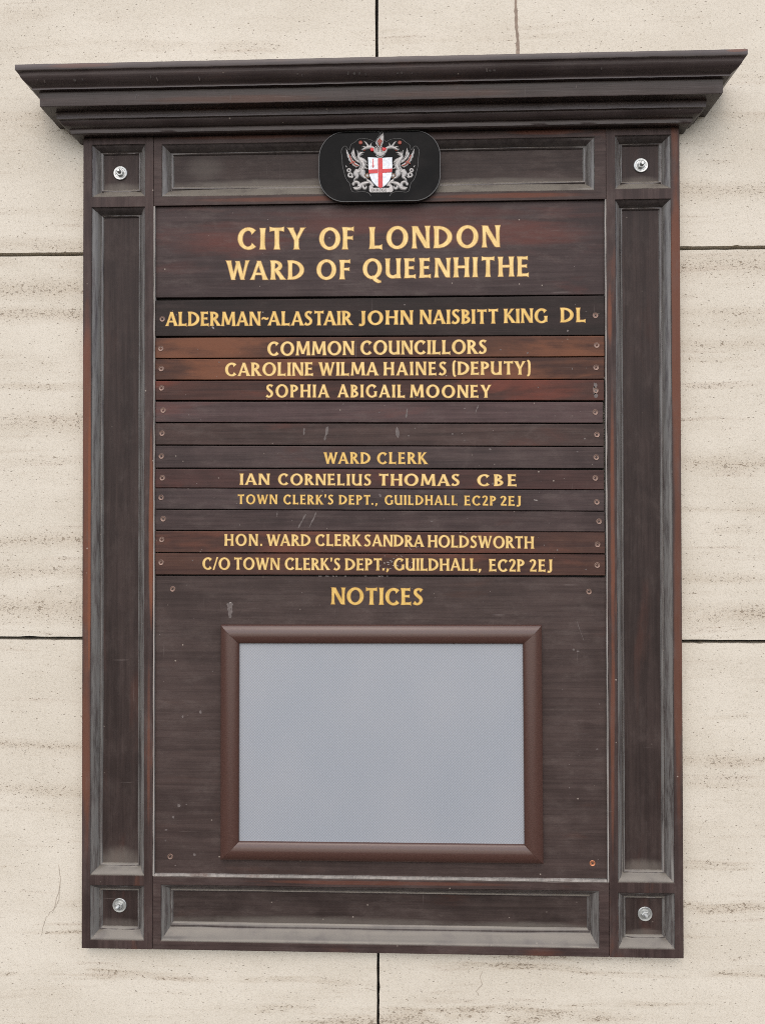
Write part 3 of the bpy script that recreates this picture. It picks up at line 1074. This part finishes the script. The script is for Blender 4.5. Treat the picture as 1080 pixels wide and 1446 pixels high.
# kind, left top/bottom, right top/bottom (photo px), depth, colours, label, words, screws, letter paint
YP = 0.0024
W0 = dict(dark=(0.034, 0.022, 0.0195), mid=(0.067, 0.042, 0.0365))
PL = [
    (424.4, 474.6, 417.2, 473.2, YP - 0.0004, dict(dark=(0.016, 0.0115, 0.010), mid=(0.030, 0.020, 0.018), red=(0.05, 0.024, 0.018), red_amt=0.15, film=0.12), 'almost black plank with one long gold name ending in DL',
     [("ALDERMAN", 234.8, 368.0, 460.2, 459.8, 19.5), ("~", 370, 379, 459.5, 459.5, 19.5), ("ALASTAIR", 379, 497, 459.5, 459, 19.5), ("JOHN", 507.4, 582.7, 458.6, 458, 19.5),
      ("NAISBITT", 592.8, 703.3, 457.6, 456.8, 19.8), ("KING", 711.6, 772.4, 456.2, 455.6, 19.8), ("DL", 791.3, 826.3, 455, 454.8, 20)], (229.6, 450.7, 840.2, 445.5), M_gold_y),
    (477.0, 505.8, 474.2, 503.0, YP, dict(dark=(0.040, 0.020, 0.016), mid=(0.082, 0.039, 0.026), red=RW, red_amt=0.8, film=0.05), 'red-brown plank with two gold words, under the almost black plank',
     [("COMMON", 378, 500, 502, 501, 19.3), ("COUNCILLORS", 509, 687, 500.8, 499.4, 19.3)], (227.4, 492.2, 842, 487.6), M_gold_c),
    (507.2, 536.2, 504.4, 535.0, YP + 0.0002, dict(dark=(0.038, 0.019, 0.0155), mid=(0.078, 0.037, 0.025), red=RW, red_amt=0.75, film=0.05), 'red-brown plank with a gold name ending in brackets',
     [("CAROLINE", 318.4, 442.2, 531, 530.4, 18.6), ("WILMA", 450.5, 533.5, 530.4, 530, 18.6), ("HAINES", 541.9, 630.1, 530, 529.6, 18.6), ("(DEPUTY)", 638.7, 748.7, 529.4, 528.8, 18.4)], (228.1, 520.7, 841.1, 519), M_gold_c),
    (538.0, 564.8, 536.2, 565.2, YP - 0.0002, dict(dark=(0.036, 0.019, 0.016), mid=(0.070, 0.033, 0.026), red=(0.14, 0.04, 0.026), red_amt=0.55, film=0.1), 'dark red plank with one gold name and a bare worn patch at its right screw',
     [("SOPHIA", 376.1, 464.4, 561, 561, 17.8), ("ABIGAIL", 477.2, 571.5, 561, 561.2, 17.8), ("MOONEY", 578.9, 693, 561.3, 561.5, 17.6)], (228.5, 548.1, 840.6, 551.5), M_gold_c),
    (567.2, 595.9, 567.8, 597.0, YP + 0.0002, dict(dark=(0.048, 0.030, 0.029), mid=(0.086, 0.055, 0.053), red=(0.12, 0.05, 0.042), red_amt=0.4, film=0.35), 'upper blank plank of the pair above the two-word line, dull purplish brown',
     [], (230.8, 579.5, 840, 582.2), M_gold_c),
    (597.7, 627.7, 598.8, 630.0, YP, dict(**W0, red=(0.11, 0.04, 0.03), red_amt=0.35, film=0.35), 'lower blank plank of the pair above the two-word line, darker and scuffed', [], (229.2, 612, 842.2, 613.8), M_gold_c),
    (629.4, 660.4, 631.2, 661.2, YP + 0.0003, dict(dark=(0.036, 0.025, 0.024), mid=(0.068, 0.047, 0.044), red=(0.09, 0.04, 0.03), red_amt=0.2, film=0.3), 'brown plank with only two small gold words at its middle',
     [("WARD", 457.6, 523, 654.7, 654.8, 15.9), ("CLERK", 532.6, 602.4, 655, 655.1, 16.1)], (228.3, 644.3, 841.3, 645.8), M_gold_y),
    (662.0, 688.4, 663.8, 691.2, YP, dict(dark=(0.034, 0.020, 0.018), mid=(0.068, 0.035, 0.031), red=(0.11, 0.034, 0.026), red_amt=0.4, film=0.12), 'brown plank with bold widely spaced gold capitals ending in CBE',
     [("IAN", 339.2, 380.7, 684.5, 684.6, 15.6), ("CORNELIUS", 393, 524, 684.8, 685.4, 15.8), ("THOMAS", 534.7, 648.8, 685.5, 686, 16.2), ("CBE", 673.7, 729, 686.2, 686.4, 16.2)], (229.6, 674.9, 840, 675.1), M_gold_c),
    (689.6, 718.6, 692.3, 721.4, YP + 0.0002, dict(dark=(0.035, 0.025, 0.024), mid=(0.068, 0.047, 0.045), red=(0.09, 0.04, 0.032), red_amt=0.2, film=0.4), 'brown plank with the smallest gold capitals, an address',
     [("TOWN", 336, 391.6, 711.6, 711.8, 13.2), ("CLERK'S", 400.5, 470.8, 711.9, 712.2, 13.3), ("DEPT.,", 478.9, 532.5, 712.3, 712.6, 13.3), ("GUILDHALL", 543.2, 645.4, 712.7, 713.4, 13.5),
      ("EC2P", 655.6, 700, 713.6, 713.8, 13.5), ("2EJ", 706.3, 734.9, 713.9, 714.1, 13.5)], (227.9, 702.6, 842.2, 708.9), M_gold_y),
    (719.9, 748.4, 722.6, 750.8, YP, dict(dark=(0.034, 0.023, 0.022), mid=(0.066, 0.045, 0.042), red=(0.085, 0.04, 0.03), red_amt=0.2, film=0.3), 'blank plank scored by slanting scratches between two address lines', [], (230.8, 732.7, 845.3, 736.4), M_gold_c),
    (749.8, 779.8, 752.0, 781.5, YP - 0.0002, dict(dark=(0.042, 0.022, 0.019), mid=(0.082, 0.041, 0.030), red=(0.135, 0.050, 0.032), red_amt=0.55, film=0.1), 'reddish plank with a long honorary name line in cream gold',
     [("HON.", 317.5, 370.5, 770.5, 770.7, 16.2), ("WARD", 377, 438.7, 770.6, 770.8, 16.2), ("CLERK", 445.7, 509.5, 770.8, 771.2, 16.2), ("SANDRA", 514.5, 598, 771.3, 772, 16.5), ("HOLDSWORTH", 604.2, 753.3, 772.6, 774.6, 16.8)], (228.7, 762, 843.1, 768.9), M_gold_c),
    (781.2, 811.2, 783.0, 812.6, YP, dict(dark=(0.041, 0.021, 0.018), mid=(0.080, 0.040, 0.029), red=(0.135, 0.050, 0.032), red_amt=0.5, film=0.1), 'lowest plank, reddish, with an address line and flaking white spots',
     [("C/O", 286.3, 325, 804, 804.2, 16.6), ("TOWN", 330.7, 395, 804.3, 804.5, 16.6), ("CLERK'S", 402.5, 480.5, 804.6, 805, 16.6), ("DEPT.,", 487.5, 548.7, 805.1, 805.3, 16.6), ("GUILDHALL,", 556.2, 678.7, 805.4, 806, 17),
      ("EC2P", 690.7, 740, 806.6, 807, 17), ("2EJ", 747.5, 779.2, 807, 807.2, 17)], (227.9, 794.2, 842.7, 798.2), M_gold_c),
]
MARKS = {9: [(((447, 723), (441, 736), (436, 746)), 0.0016, 2), (((432, 726), (426, 737), (421, 746)), 0.0018, 2), (((392, 722), (391, 730)), 0.0012, 2)],
         5: [(((463, 602), (461, 612), (458, 622)), 0.0026, 2), (((430, 604), (429, 614)), 0.0018, 2), (((560, 603), (562, 618)), 0.004, 2)],
         4: [(((575, 577), (573, 590)), 0.0022, 2), (((675, 572), (671, 584)), 0.0012, 2)],
         8: [(((753, 706), (759, 706.5)), 0.0016, 1), (((535, 697), (538, 702)), 0.003, 2)],
         0: [(((800, 466), (802, 468)), 0.003, 2), (((300, 461), (303, 465)), 0.0016, 1)]}
XR = [853.5, 853, 853, 852.6, 851, 852.3, 852.4, 852.5, 853, 853.5, 853.8, 854.2]
flake = [(540 + random.gauss(20, 14), 797 + random.gauss(0, 6.5), random.uniform(0.8, 3.2), random.uniform(0.8, 2.6)) for _ in range(45)]
for i, (tl, bl_, tr, br_, Y, wd, lab, words, sc, paint) in enumerate(PL):
    mat = wood('plank_wood', axis='x', seed=11.3 + i * 1.37, gash=0.3, **wd)
    spots = rnd_spots(240, 840, tl + 2, bl_ - 2, 4, 0.5, 1.1)
    dims = rnd_spots(240, 840, tl + 3, bl_ - 3, 5, 1.0, 4.0)
    if i == 11:
        spots += [f for f in flake if 784 < f[1] < 810]
    if i == 10:
        spots += [(585 + jit(9), 770 + jit(6), random.uniform(0.7, 1.6), random.uniform(0.7, 2)) for _ in range(10)]
    if i == 3:
        dims += [(840, 544, 6, 10), (841, 558, 6, 10), (839, 551, 7, 14)]
    pl = plank('name_plank' if words else 'blank_plank', 219.6, XR[i], tl, bl_, tr, br_, Y, mat, spots, dims, marks=MARKS.get(i, ()))
    pl['label'] = lab
    if words:
        lettering(words, Y, pl, [M_amber, paint], 0.032)
    screw(sc[0], sc[1], Y, pl)
    screw(sc[2], sc[3], Y, pl)

YN = 0.0042
scr = []
scrm = [(((321.8, 851), (322.8, 860), (324.2, 873)), 0.0030, 2), (((328, 851), (327.2, 861), (325.6, 873)), 0.0028, 2), (((325, 851.5), (325, 869)), 0.0042, 2), (((321.5, 851.5), (328.5, 851)), 0.0014, 1)]
nb = plank('notice_panel', 219.0, 857.0, 813.2, 1235.5, 815.6, 1240.5, YN, M_notice,
           rnd_spots(225, 850, 820, 878, 14, 0.5, 1.4) + rnd_spots(775, 850, 880, 1230, 8, 0.5, 1.4) + rnd_spots(225, 308, 880, 1230, 6, 0.5, 1.3) + scr + [(505 + jit(60), 813.5, random.uniform(2, 9), 1.2) for _ in range(9)],
           rnd_spots(225, 308, 900, 1230, 9, 1.5, 7) + rnd_spots(775, 850, 900, 1230, 5, 1.5, 5), bevel=0.0007, marks=scrm + [(((814, 877), (824, 905)), 0.0008, 2)])
nb['label'] = 'large grey-brown lower panel headed by one gold word'
lettering([("NOTICES", 468, 597, 853.2, 854.2, 23.2)], YN, nb, [M_amber, M_gold_y], 0.030)
screw(244.2, 831.7, YN, nb)
screw(831.1, 835.6, YN, nb)
screw(240.8, 1209.5, YN, nb)
screw(836, 1219, YN, nb, M_copper2, 'bright bare copper screw')

# ------------------------------------------------------------------ four bolts through the corner panels
def bolt(px, py, tilt):
    Y = 0.0120
    x, z = at(px, py, Y)
    h = holder('bolt', board, Vector((x, Y, z)) - board.location)
    b = MB()
    b_ = [(0.0040, 0.0), (0.0098, 0.0), (0.0101, -0.0004), (0.0101, -0.0014), (0.0095, -0.0020), (0.0076, -0.0017), (0.0070, -0.0012), (0.0040, -0.0012)]
    lathe(b, b_, 30)
    b.v = [(v[0] + x, v[1] + Y, v[2] + z) for v in b.v]
    b.build('washer', M_zinc, h, smooth=40)
    b = MB()
    a0 = random.uniform(0, 1)
    V = []
    for (r, y) in ((0.0056, -0.0012), (0.0056, -0.0042), (0.0048, -0.0050), (0.0030, -0.0050)):
        for k in range(6):
            a = a0 + k * math.pi / 3
            V.append((x + r * math.cos(a), Y + y, z + r * math.sin(a)))
    F = []
    for i in range(3):
        for k in range(6):
            F.append((i * 6 + k, i * 6 + (k + 1) % 6, i * 6 + 6 + (k + 1) % 6, i * 6 + 6 + k))
    b.add(V, F)
    b.build('nut', M_zinc, h, bevel=0.0003)
    b = MB()
    pr = [(0.0029, -0.001)] + [(0.0029 if q % 2 else 0.0026, -0.0045 - 0.0005 * q) for q in range(9)] + [(0.0020, -0.0095), (0.0001, -0.0097)]
    lathe(b, pr, 18)
    b.v = [(v[0] + x + (-v[1]) * tilt[0], v[1] + Y, v[2] + z + (-v[1]) * tilt[1]) for v in b.v]
    b.build('stud', M_zinc, h, smooth=40)


bolt(170.8, 244.9, (-0.06, 0.12))
bolt(904, 234, (0.02, 0.02))
bolt(169.6, 1277.8, (-0.2, -0.15))
bolt(909.9, 1290, (0.0, -0.06))

# ------------------------------------------------------------------ crest plaque
n = NT('black_gloss_plastic')
cl = n.noise(n.vec((30, 30, 30)), 1, 4)
n.set(Base_Color=n.mix(n.step(cl, 0.4, 0.7), (0.004, 0.004, 0.004), (0.010, 0.009, 0.0085)), Roughness=0.2, Specular_IOR_Level=0.06)
M_black = n.mat
M_rim_refl = flat('plaque_rim_reflection', (0.055, 0.055, 0.054), 0.45)  # the bevel's reflection, given as a grey colour
M_silver = flat('silver_relief', (0.37, 0.355, 0.34), 0.42, 0.25)
M_silver_d = flat('dull_silver_line', (0.055, 0.054, 0.052), 0.5, 0.2)
M_white = flat('white_enamel', (0.72, 0.76, 0.80), 0.35)
M_redE = flat('red_enamel', (0.55, 0.008, 0.012), 0.35)
M_rust = flat('dull_red_enamel', (0.30, 0.055, 0.03), 0.45)
M_brown = flat('brown_enamel', (0.16, 0.09, 0.05), 0.5)
M_ink = flat('black_ink', (0.03, 0.028, 0.026), 0.6)

YQ = -0.0062
plq = holder('crest_plaque', board, Vector((0.003, 0, 0.4768)) - board.location)
plq['label'] = 'black rounded plaque with silver heraldic crest and red cross shield'


def rrect(x0, x1, z0, z1, r, n=10):
    P = []
    for (cx, cz, a0) in ((x1 - r, z0 + r, -90), (x1 - r, z1 - r, 0), (x0 + r, z1 - r, 90), (x0 + r, z0 + r, 180)):
        for k in range(n + 1):
            a = math.radians(a0 + 90 * k / n)
            P.append((cx + r * math.cos(a), cz + r * math.sin(a)))
    return P


def prism(b, P, y0, y1, mi=0, bev=0.0):
    n = len(P)
    cx = sum(p[0] for p in P) / n
    cz = sum(p[1] for p in P) / n
    rings = [[(x, y1, z) for x, z in P], [(x, y0 + bev, z) for x, z in P]]
    if bev:
        rings.append([(x, y0, z) for x, z in inset(P, bev)])
    V = [v for r in rings for v in r]
    F = []
    for i in range(len(rings) - 1):
        for k in range(n):
            F.append((i * n + k, i * n + (k + 1) % n, (i + 1) * n + (k + 1) % n, (i + 1) * n + k))
    last = (len(rings) - 1) * n
    F.append(tuple(last + k for k in range(n)))
    b.add(V, F, mi)


def inset(P, d):
    out = []
    n = len(P)
    A = sum(P[i][0] * P[(i + 1) % n][1] - P[(i + 1) % n][0] * P[i][1] for i in range(n))
    sgn = 1 if A > 0 else -1
    for i in range(n):
        a, p, c = Vector(P[i - 1]), Vector(P[i]), Vector(P[(i + 1) % n])
        e1, e2 = (p - a), (c - p)
        if e1.length < 1e-9 or e2.length < 1e-9:
            out.append(tuple(p)); continue
        n1 = Vector((-e1.y, e1.x)).normalized() * sgn
        n2 = Vector((-e2.y, e2.x)).normalized() * sgn
        nn = n1 + n2
        if nn.length < 0.3:
            out.append(tuple(p)); continue
        nn.normalize()
        k = min(2.0, 1 / max(0.35, nn.dot(n1)))
        out.append(tuple(p + nn * d * k))
    return out


PX0, PX1, PZ0, PZ1 = -0.0822, 0.0879, 0.4764, 0.5751
b = MB()
prism(b, rrect(PX0, PX1, PZ0, PZ1, 0.036), YQ, -0.0006, 0, 0.0008)
b.build('plate', M_black, plq, smooth=30)
b = MB()
O_ = rrect(PX0 - 0.0007, PX1 + 0.0007, PZ0 - 0.0007, PZ1 + 0.0007, 0.0365)
n_ = len(O_)
I_ = rrect(PX0 + 0.0004, PX1 - 0.0004, PZ0 + 0.0004, PZ1 - 0.0004, 0.0356)
V = [(x, -0.0004, z) for x, z in O_] + [(x, YQ - 0.0002, z) for x, z in O_] + [(x, YQ - 0.0004, z) for x, z in I_] + [(x, YQ + 0.001, z) for x, z in I_]
F = []
for i in range(3):
    for k in range(n_):
        F.append((i * n_ + k, i * n_ + (k + 1) % n_, (i + 1) * n_ + (k + 1) % n_, (i + 1) * n_ + k))
b.add(V, F)
b.build('rim_reflection', M_rim_refl, plq, smooth=40)  # added strip standing in for the grey reflection along the plaque's bevel

# the arms, drawn in crop units (6.75 units per photo px, origin 460,175)
def cq(u, v):
    return at(460 + u / 6.75, 175 + v / 6.75, YQ)


UM = cq(1, 0)[0] - cq(0, 0)[0]
relief_n = [0]


def dome(b, pts, ws, mi, h=0.0012, base=0.0):
    """a raised tapering ribbon with a rounded back (crop units)"""
    P = [Vector(p) for p in pts]
    if len(P) > 2:
        q = [P[0] * 2 - P[1]] + P + [P[-1] * 2 - P[-2]]
        C, Wd = [], []
        for i in range(1, len(q) - 2):
            for k in range(4):
                t = k / 4
                a, b_, c, d = q[i - 1], q[i], q[i + 1], q[i + 2]
                C.append(0.5 * ((2 * b_) + (c - a) * t + (2 * a - 5 * b_ + 4 * c - d) * t * t + (3 * b_ - a - 3 * c + d) * t ** 3))
                Wd.append(ws[i - 1] + (ws[i] - ws[i - 1]) * t)
        C.append(P[-1]); Wd.append(ws[-1])
    else:
        C, Wd = P, list(ws)
    relief_n[0] += 1
    eps = 0.00002 * (relief_n[0] % 17)
    rows = []
    for i, c in enumerate(C):
        d = (C[min(i + 1, len(C) - 1)] - C[max(i - 1, 0)]).normalized()
        nn = Vector((-d.y, d.x))
        hw = max(0.8, Wd[i] / 2 * (1.3 if mi == 0 and h > 0.0006 else 1.0))
        row = []
        for (t, hh) in ((-1, 0), (-0.7, 0.7), (0, 1.0), (0.7, 0.7), (1, 0)):
            x, z = cq(c.x + nn.x * hw * t, c.y + nn.y * hw * t)
            row.append((x, YQ - base - eps - h * hh * min(1.0, hw / 12 + 0.4), z))
        rows.append(row)
    V = [v for r in rows for v in r]
    F = [(i * 5 + k, i * 5 + k + 1, i * 5 + 6 + k, i * 5 + 5 + k) for i in range(len(rows) - 1) for k in range(4)]
    F += [(0, 1, 2, 3, 4), tuple(len(V) - 5 + k for k in range(5))]
    b.add(V, F, mi)


def mir(pts):
    return [(1037 - u, v) for u, v in pts]


def polyrel(b, pts, mi, h=0.001, base=0.0, bev=0.0003):
    P = [cq(*p) for p in pts]
    prism(b, P, YQ - base - h, YQ - base + 0.0002, mi, bev)


def ring_pts(cx, cy, r, a0=0, a1=360, n=12):
    return [(cx + r * math.cos(math.radians(a0 + (a1 - a0) * k / n)), cy + r * math.sin(math.radians(a0 + (a1 - a0) * k / n))) for k in range(n + 1)]


MS = [M_silver, M_silver_d, M_rust, M_brown]
for side in (0, 1):
    f = (lambda p: p) if side == 0 else mir
    b = MB()
    # wing: scalloped membrane, feathers
    wing = [(192, 232), (208, 262), (222, 290), (240, 310), (258, 345), (285, 372), (318, 392), (322, 404), (304, 412), (290, 420), (276, 408), (262, 404), (252, 388), (238, 380), (232, 362), (218, 350), (216, 330), (204, 318), (204, 296), (196, 280), (196, 258)]
    polyrel(b, f(wing), 0, 0.0009)
    wing2 = [(264, 226), (272, 262), (280, 300), (296, 330), (316, 352), (322, 376), (296, 366), (270, 340), (248, 312), (240, 284), (250, 262), (260, 246)]
    polyrel(b, f(wing2), 0, 0.0011)
    dome(b, f([(226, 300), (244, 345), (276, 388), (314, 404)]), [10, 14, 13, 8], 2, 0.0005, 0.0011)
    dome(b, f([(232, 384), (258, 368), (280, 362)]), [10, 14, 8], 2, 0.0005, 0.0012)
    dome(b, f([(252, 262), (268, 300), (300, 345)]), [3, 4, 3], 1, 0.0003, 0.0012)
    # head, horns, jaw
    dome(b, f([(300, 250), (306, 275), (312, 300)]), [5, 10, 14], 0)
    dome(b, f([(324, 262), (320, 280), (316, 300)]), [4, 9, 12], 0)
    dome(b, f([(368, 276), (345, 276), (324, 290), (312, 312), (318, 334)]), [6, 16, 24, 22, 20], 0, 0.0014)
    dome(b, f([(356, 292), (340, 296), (328, 306)]), [4, 8, 6], 0, 0.001)
    # neck, chest, belly
    dome(b, f([(316, 322), (336, 342), (364, 352), (392, 372)]), [24, 36, 30, 10], 0, 0.0015)
    dome(b, f([(326, 340), (346, 366), (356, 392), (346, 420), (322, 448), (302, 462)]), [26, 40, 44, 40, 36, 26], 0, 0.0017)
    dome(b, f([(340, 356), (366, 376), (396, 396), (416, 414)]), [16, 15, 11, 6], 0, 0.0016)
    dome(b, f([(344, 372), (342, 408), (320, 450)]), [4, 5, 4], 1, 0.0004, 0.0017)
    # hind leg and foot
    dome(b, f([(304, 440), (290, 474), (298, 510), (276, 528), (268, 560)]), [34, 44, 24, 14, 12], 0, 0.0016)
    dome(b, f([(268, 560), (256, 572), (250, 580)]), [14, 12, 5], 0, 0.0012)
    # fore legs
    dome(b, f([(352, 444), (350, 476), (360, 506), (384, 522), (396, 532)]), [36, 44, 20, 14, 8], 0, 0.0016)
    dome(b, f([(374, 420), (396, 428), (412, 420)]), [14, 10, 6], 0, 0.0012)
    # tail in a figure of eight
    dome(b, f([(262, 500), (252, 512)] + [(238, 510)]), [9, 12, 12], 0, 0.0011)
    dome(b, f(ring_pts(234, 489, 18, 0, 360, 16)), [15] * 17, 0, 0.0011)
    dome(b, f(ring_pts(221, 444, 14, 0, 360, 16)), [13] * 17, 0, 0.0011)
    dome(b, f([(200, 414), (190, 396)]), [10, 3], 0, 0.0008)
    # boss behind the shield
    polyrel(b, f(ring_pts(396, 496, 25, 0, 345, 11)), 3, 0.0006)
    polyrel(b, f(ring_pts(396, 496, 14, 0, 345, 11)), 0, 0.0004, 0.0006)
    # mantling curls under the feet
    dome(b, f(ring_pts(290, 582, 28, -200, 120)), [8] + [22] * 11 + [14], 0, 0.0014)
    dome(b, f([(262, 606), (286, 622), (318, 612), (336, 586), (362, 570), (392, 562), (410, 566)]), [10, 20, 26, 28, 30, 22, 10], 0, 0.0014)
    dome(b, f([(346, 574), (356, 602), (372, 620), (386, 606), (384, 590)]), [12, 20, 20, 14, 6], 0, 0.0013)
    dome(b, f([(392, 534), (420, 556), (444, 580), (456, 596)]), [16, 24, 22, 8], 0, 0.0013)
    dome(b, f([(270, 596), (292, 604), (320, 596)]), [4, 5, 4], 1, 0.0004, 0.0014)
    # mantling and flowers beside the helm
    dome(b, f([(470, 236), (440, 226), (410, 222), (380, 232), (352, 246), (338, 240)]), [14, 26, 28, 22, 14, 6], 0, 0.0013)
    dome(b, f([(412, 226), (396, 200), (380, 178), (362, 166)]), [18, 16, 12, 5], 0, 0.0012)
    dome(b, f([(426, 226), (428, 200), (438, 180)]), [16, 12, 4], 0, 0.0012)
    dome(b, f([(384, 232), (362, 218), (344, 222)]), [14, 10, 5], 0, 0.0011)
    dome(b, f([(456, 236), (470, 268), (492, 290)]), [12, 20, 12], 0, 0.0012)
    polyrel(b, f(ring_pts(332, 180, 19, 0, 330, 10)), 2, 0.0010)
    polyrel(b, f(ring_pts(366, 246, 12, 0, 330, 10)), 2, 0.0008)
    b.build('dragon', MS, plq, smooth=50)

b = MB()
# helm, its bars and the winged crest on top
polyrel(b, [(468, 246), (480, 228), (520, 222), (556, 228), (566, 246), (556, 284), (566, 298), (548, 312), (520, 338), (490, 318), (474, 300), (484, 284)], 0, 0.0014)
for u in (496, 508, 522, 536):
    dome(b, [(u, 232), (u + 1, 272)], [4, 4], 1, 0.0003, 0.0014)
dome(b, [(476, 296), (520, 314), (560, 296)], [5, 7, 5], 1, 0.0003, 0.0014)
polyrel(b, [(472, 180), (488, 152), (512, 118), (536, 98), (545, 82), (553, 114), (552, 150), (546, 186), (532, 216), (500, 218), (482, 206)], 0, 0.0010)
polyrel(b, [(514, 138), (524, 152), (540, 166), (528, 184), (520, 212), (506, 212), (502, 186), (490, 168), (506, 152)], 2, 0.0004, 0.0010)
dome(b, [(486, 176), (500, 196), (512, 216)], [4, 4, 4], 1, 0.0003, 0.0011)
for u in (478, 502, 528):
    polyrel(b, ring_pts(u, 224, 8, 0, 320, 8), 0, 0.0006, 0.0014)
polyrel(b, ring_pts(442, 246, 19, 0, 330, 11), 4, 0.0014)
polyrel(b, [(528, 232), (552, 228), (580, 236), (572, 256), (548, 264), (530, 252)], 4, 0.0016)
b.build('helm', MS + [M_redE], plq, smooth=50)

b = MB()
sh = [(402, 322), (408, 440), (418, 500), (440, 550), (476, 592), (521, 620), (566, 594), (606, 550), (626, 500), (634, 436), (632, 322), (560, 326), (520, 332), (480, 326)]
polyrel(b, sh, 0, 0.0020, 0, 0.0004)
polyrel(b, [(497, 333), (540, 332), (543, 606), (521, 618), (499, 606)], 1, 0.0003, 0.0020, 0.0001)
polyrel(b, [(408, 442), (496, 438), (496, 476), (412, 480)], 1, 0.0003, 0.0020, 0.0001)
polyrel(b, [(541, 436), (633, 431), (630, 467), (541, 473)], 1, 0.0003, 0.0020, 0.0001)
polyrel(b, [(448, 338), (455, 338), (457, 402), (464, 404), (463, 410), (456, 411), (456, 424), (448, 424), (448, 411), (441, 410), (441, 404), (448, 402)], 1, 0.0003, 0.0020, 0.00005)
b.build('shield', [M_white, M_redE], plq)

b = MB()
polyrel(b, [(412, 598), (426, 582), (452, 574), (462, 590), (452, 602), (440, 604), (456, 612), (600, 612), (610, 602), (592, 596), (586, 584), (600, 572), (622, 580), (640, 596), (642, 640), (628, 656), (426, 658), (414, 644)], 0, 0.0015)
b.build('motto_scroll', MS, plq)
# the motto and the faint etched outline
bl = MB()
cx = 440
for ch in 'DIRIGE':
    q = Pen()
    wd_ = glyph(ch, q)
    for j, (V, Fc) in enumerate(q.poly):
        VV = []
        for (u, v) in V:
            x, z = cq(cx + u * 27, 648 - v * 27)
            VV.append((x, YQ - 0.00165 - 0.00001 * j, z))
        bl.add(VV, Fc)
    cx += wd_ * 27 + 10
lt = bl.build('lettering', M_ink, plq, recalc=False)
bm = bmesh.new(); bm.from_mesh(lt.data)
bmesh.ops.reverse_faces(bm, faces=[f for f in bm.faces if f.normal.y > 0])
bm.to_mesh(lt.data); bm.free()
b = MB()
outl = [(430, 690), (412, 664), (380, 650), (330, 648), (262, 650), (240, 620), (228, 570), (204, 540), (184, 500), (172, 450), (160, 400), (156, 330), (148, 262), (166, 222), (192, 214), (224, 250), (240, 200), (276, 176), (312, 146), (360, 140), (420, 150), (466, 168), (500, 120), (524, 84), (540, 72)]
dome(b, outl, [7] * len(outl), 0, 0.0004)
dome(b, mir(outl), [7] * len(outl), 0, 0.0004)
b.build('etched_outline', M_silver_d, plq)

# ------------------------------------------------------------------ the empty poster frame on the notice panel
pf = thing('poster_frame', (0.004, YN, -0.4525), 'empty brown snap poster frame with grey-blue patterned sheet, below the gold word NOTICES', 'poster frame')
n = NT('brown_powder_coat')
v = n.noise(n.P, 700, 2)
n.set(Base_Color=n.mix(n.step(v, 0.3, 0.7), (0.062, 0.031, 0.0245), (0.078, 0.041, 0.033)), Roughness=0.24, Specular_IOR_Level=0.5)
n.bump(v, 0.15, 0.0003)
M_brownmetal = n.mat
FO = [(-0.2233, -0.4530), (0.2296, -0.4525), (0.2284, -0.1205), (-0.2229, -0.1214)]
FW = 0.0262
FO = [(x, z) for x, z in FO]
RP = [(0.0, 0.0), (0.0, 0.0066), (0.015, 0.0076), (0.06, 0.0086), (0.15, 0.0100), (0.30, 0.0113), (0.46, 0.0118), (0.62, 0.0115), (0.78, 0.0105), (0.91, 0.0090), (0.975, 0.0078), (1.0, 0.0066), (1.0, 0.0012)]
FI = [(FO[0][0] + FW, FO[0][1] + FW), (FO[1][0] - FW, FO[1][1] + FW), (FO[2][0] - FW, FO[2][1] - FW), (FO[3][0] + FW, FO[3][1] - FW)]
for q in range(4):
    a, c = q, (q + 1) % 4
    b = MB()
    V = []
    d = Vector((FO[c][0] - FO[a][0], FO[c][1] - FO[a][1])).normalized() * 0.00012
    for (t, h) in RP:
        for (o_, i_, s) in ((FO[a], FI[a], 1), (FO[c], FI[c], -1)):
            V.append((o_[0] + (i_[0] - o_[0]) * t + d.x * s, YN - h, o_[1] + (i_[1] - o_[1]) * t + d.y * s))
    F = [(2 * i, 2 * i + 1, 2 * i + 3, 2 * i + 2) for i in range(len(RP) - 1)]
    F += [tuple(range(0, 2 * len(RP), 2)), tuple(range(1, 2 * len(RP), 2))]
    b.add(V, F)
    b.build('frame_rail', M_brownmetal, pf, smooth=35)

n = NT('grey_blue_patterned_sheet')
o = n.xyz()
pitch = 0.0040
sx = n.math('SINE', n.math('MULTIPLY', o[0], 2 * math.pi / pitch))
sz = n.math('SINE', n.math('MULTIPLY', o[2], 2 * math.pi / pitch))
dots = n.math('MULTIPLY', sx, sz)
cl = n.noise(n.vec((7, 7, 5), (3, 0, 1)), 1, 3)
fn = n.noise(n.P, 500, 2)
c = n.mix(n.step(cl, 0.3, 0.7), (0.262, 0.282, 0.308), (0.287, 0.30, 0.32))  # soft mottling of reflected sky, painted into the sheet colour
c = n.mix(n.step(dots, 0.2, 0.9, 0, 0.55), c, (0.20, 0.22, 0.26))
c = n.mix(n.step(dots, -0.2, -0.9, 0, 0.35), c, (0.46, 0.47, 0.50))
c = n.mix(n.step(fn, 0.5, 0.8, 0, 0.2), c, (0.36, 0.36, 0.38))
n.set(Base_Color=c, Roughness=0.32, Specular_IOR_Level=0.5)
n.bump(dots, 0.12, 0.0004)
b = MB()
b.box(FI[0][0] - 0.004, FI[1][0] + 0.004, YN - 0.0042, YN - 0.0028, FI[0][1] - 0.004, FI[2][1] + 0.004)
b.build('patterned_sheet', n.mat, pf)
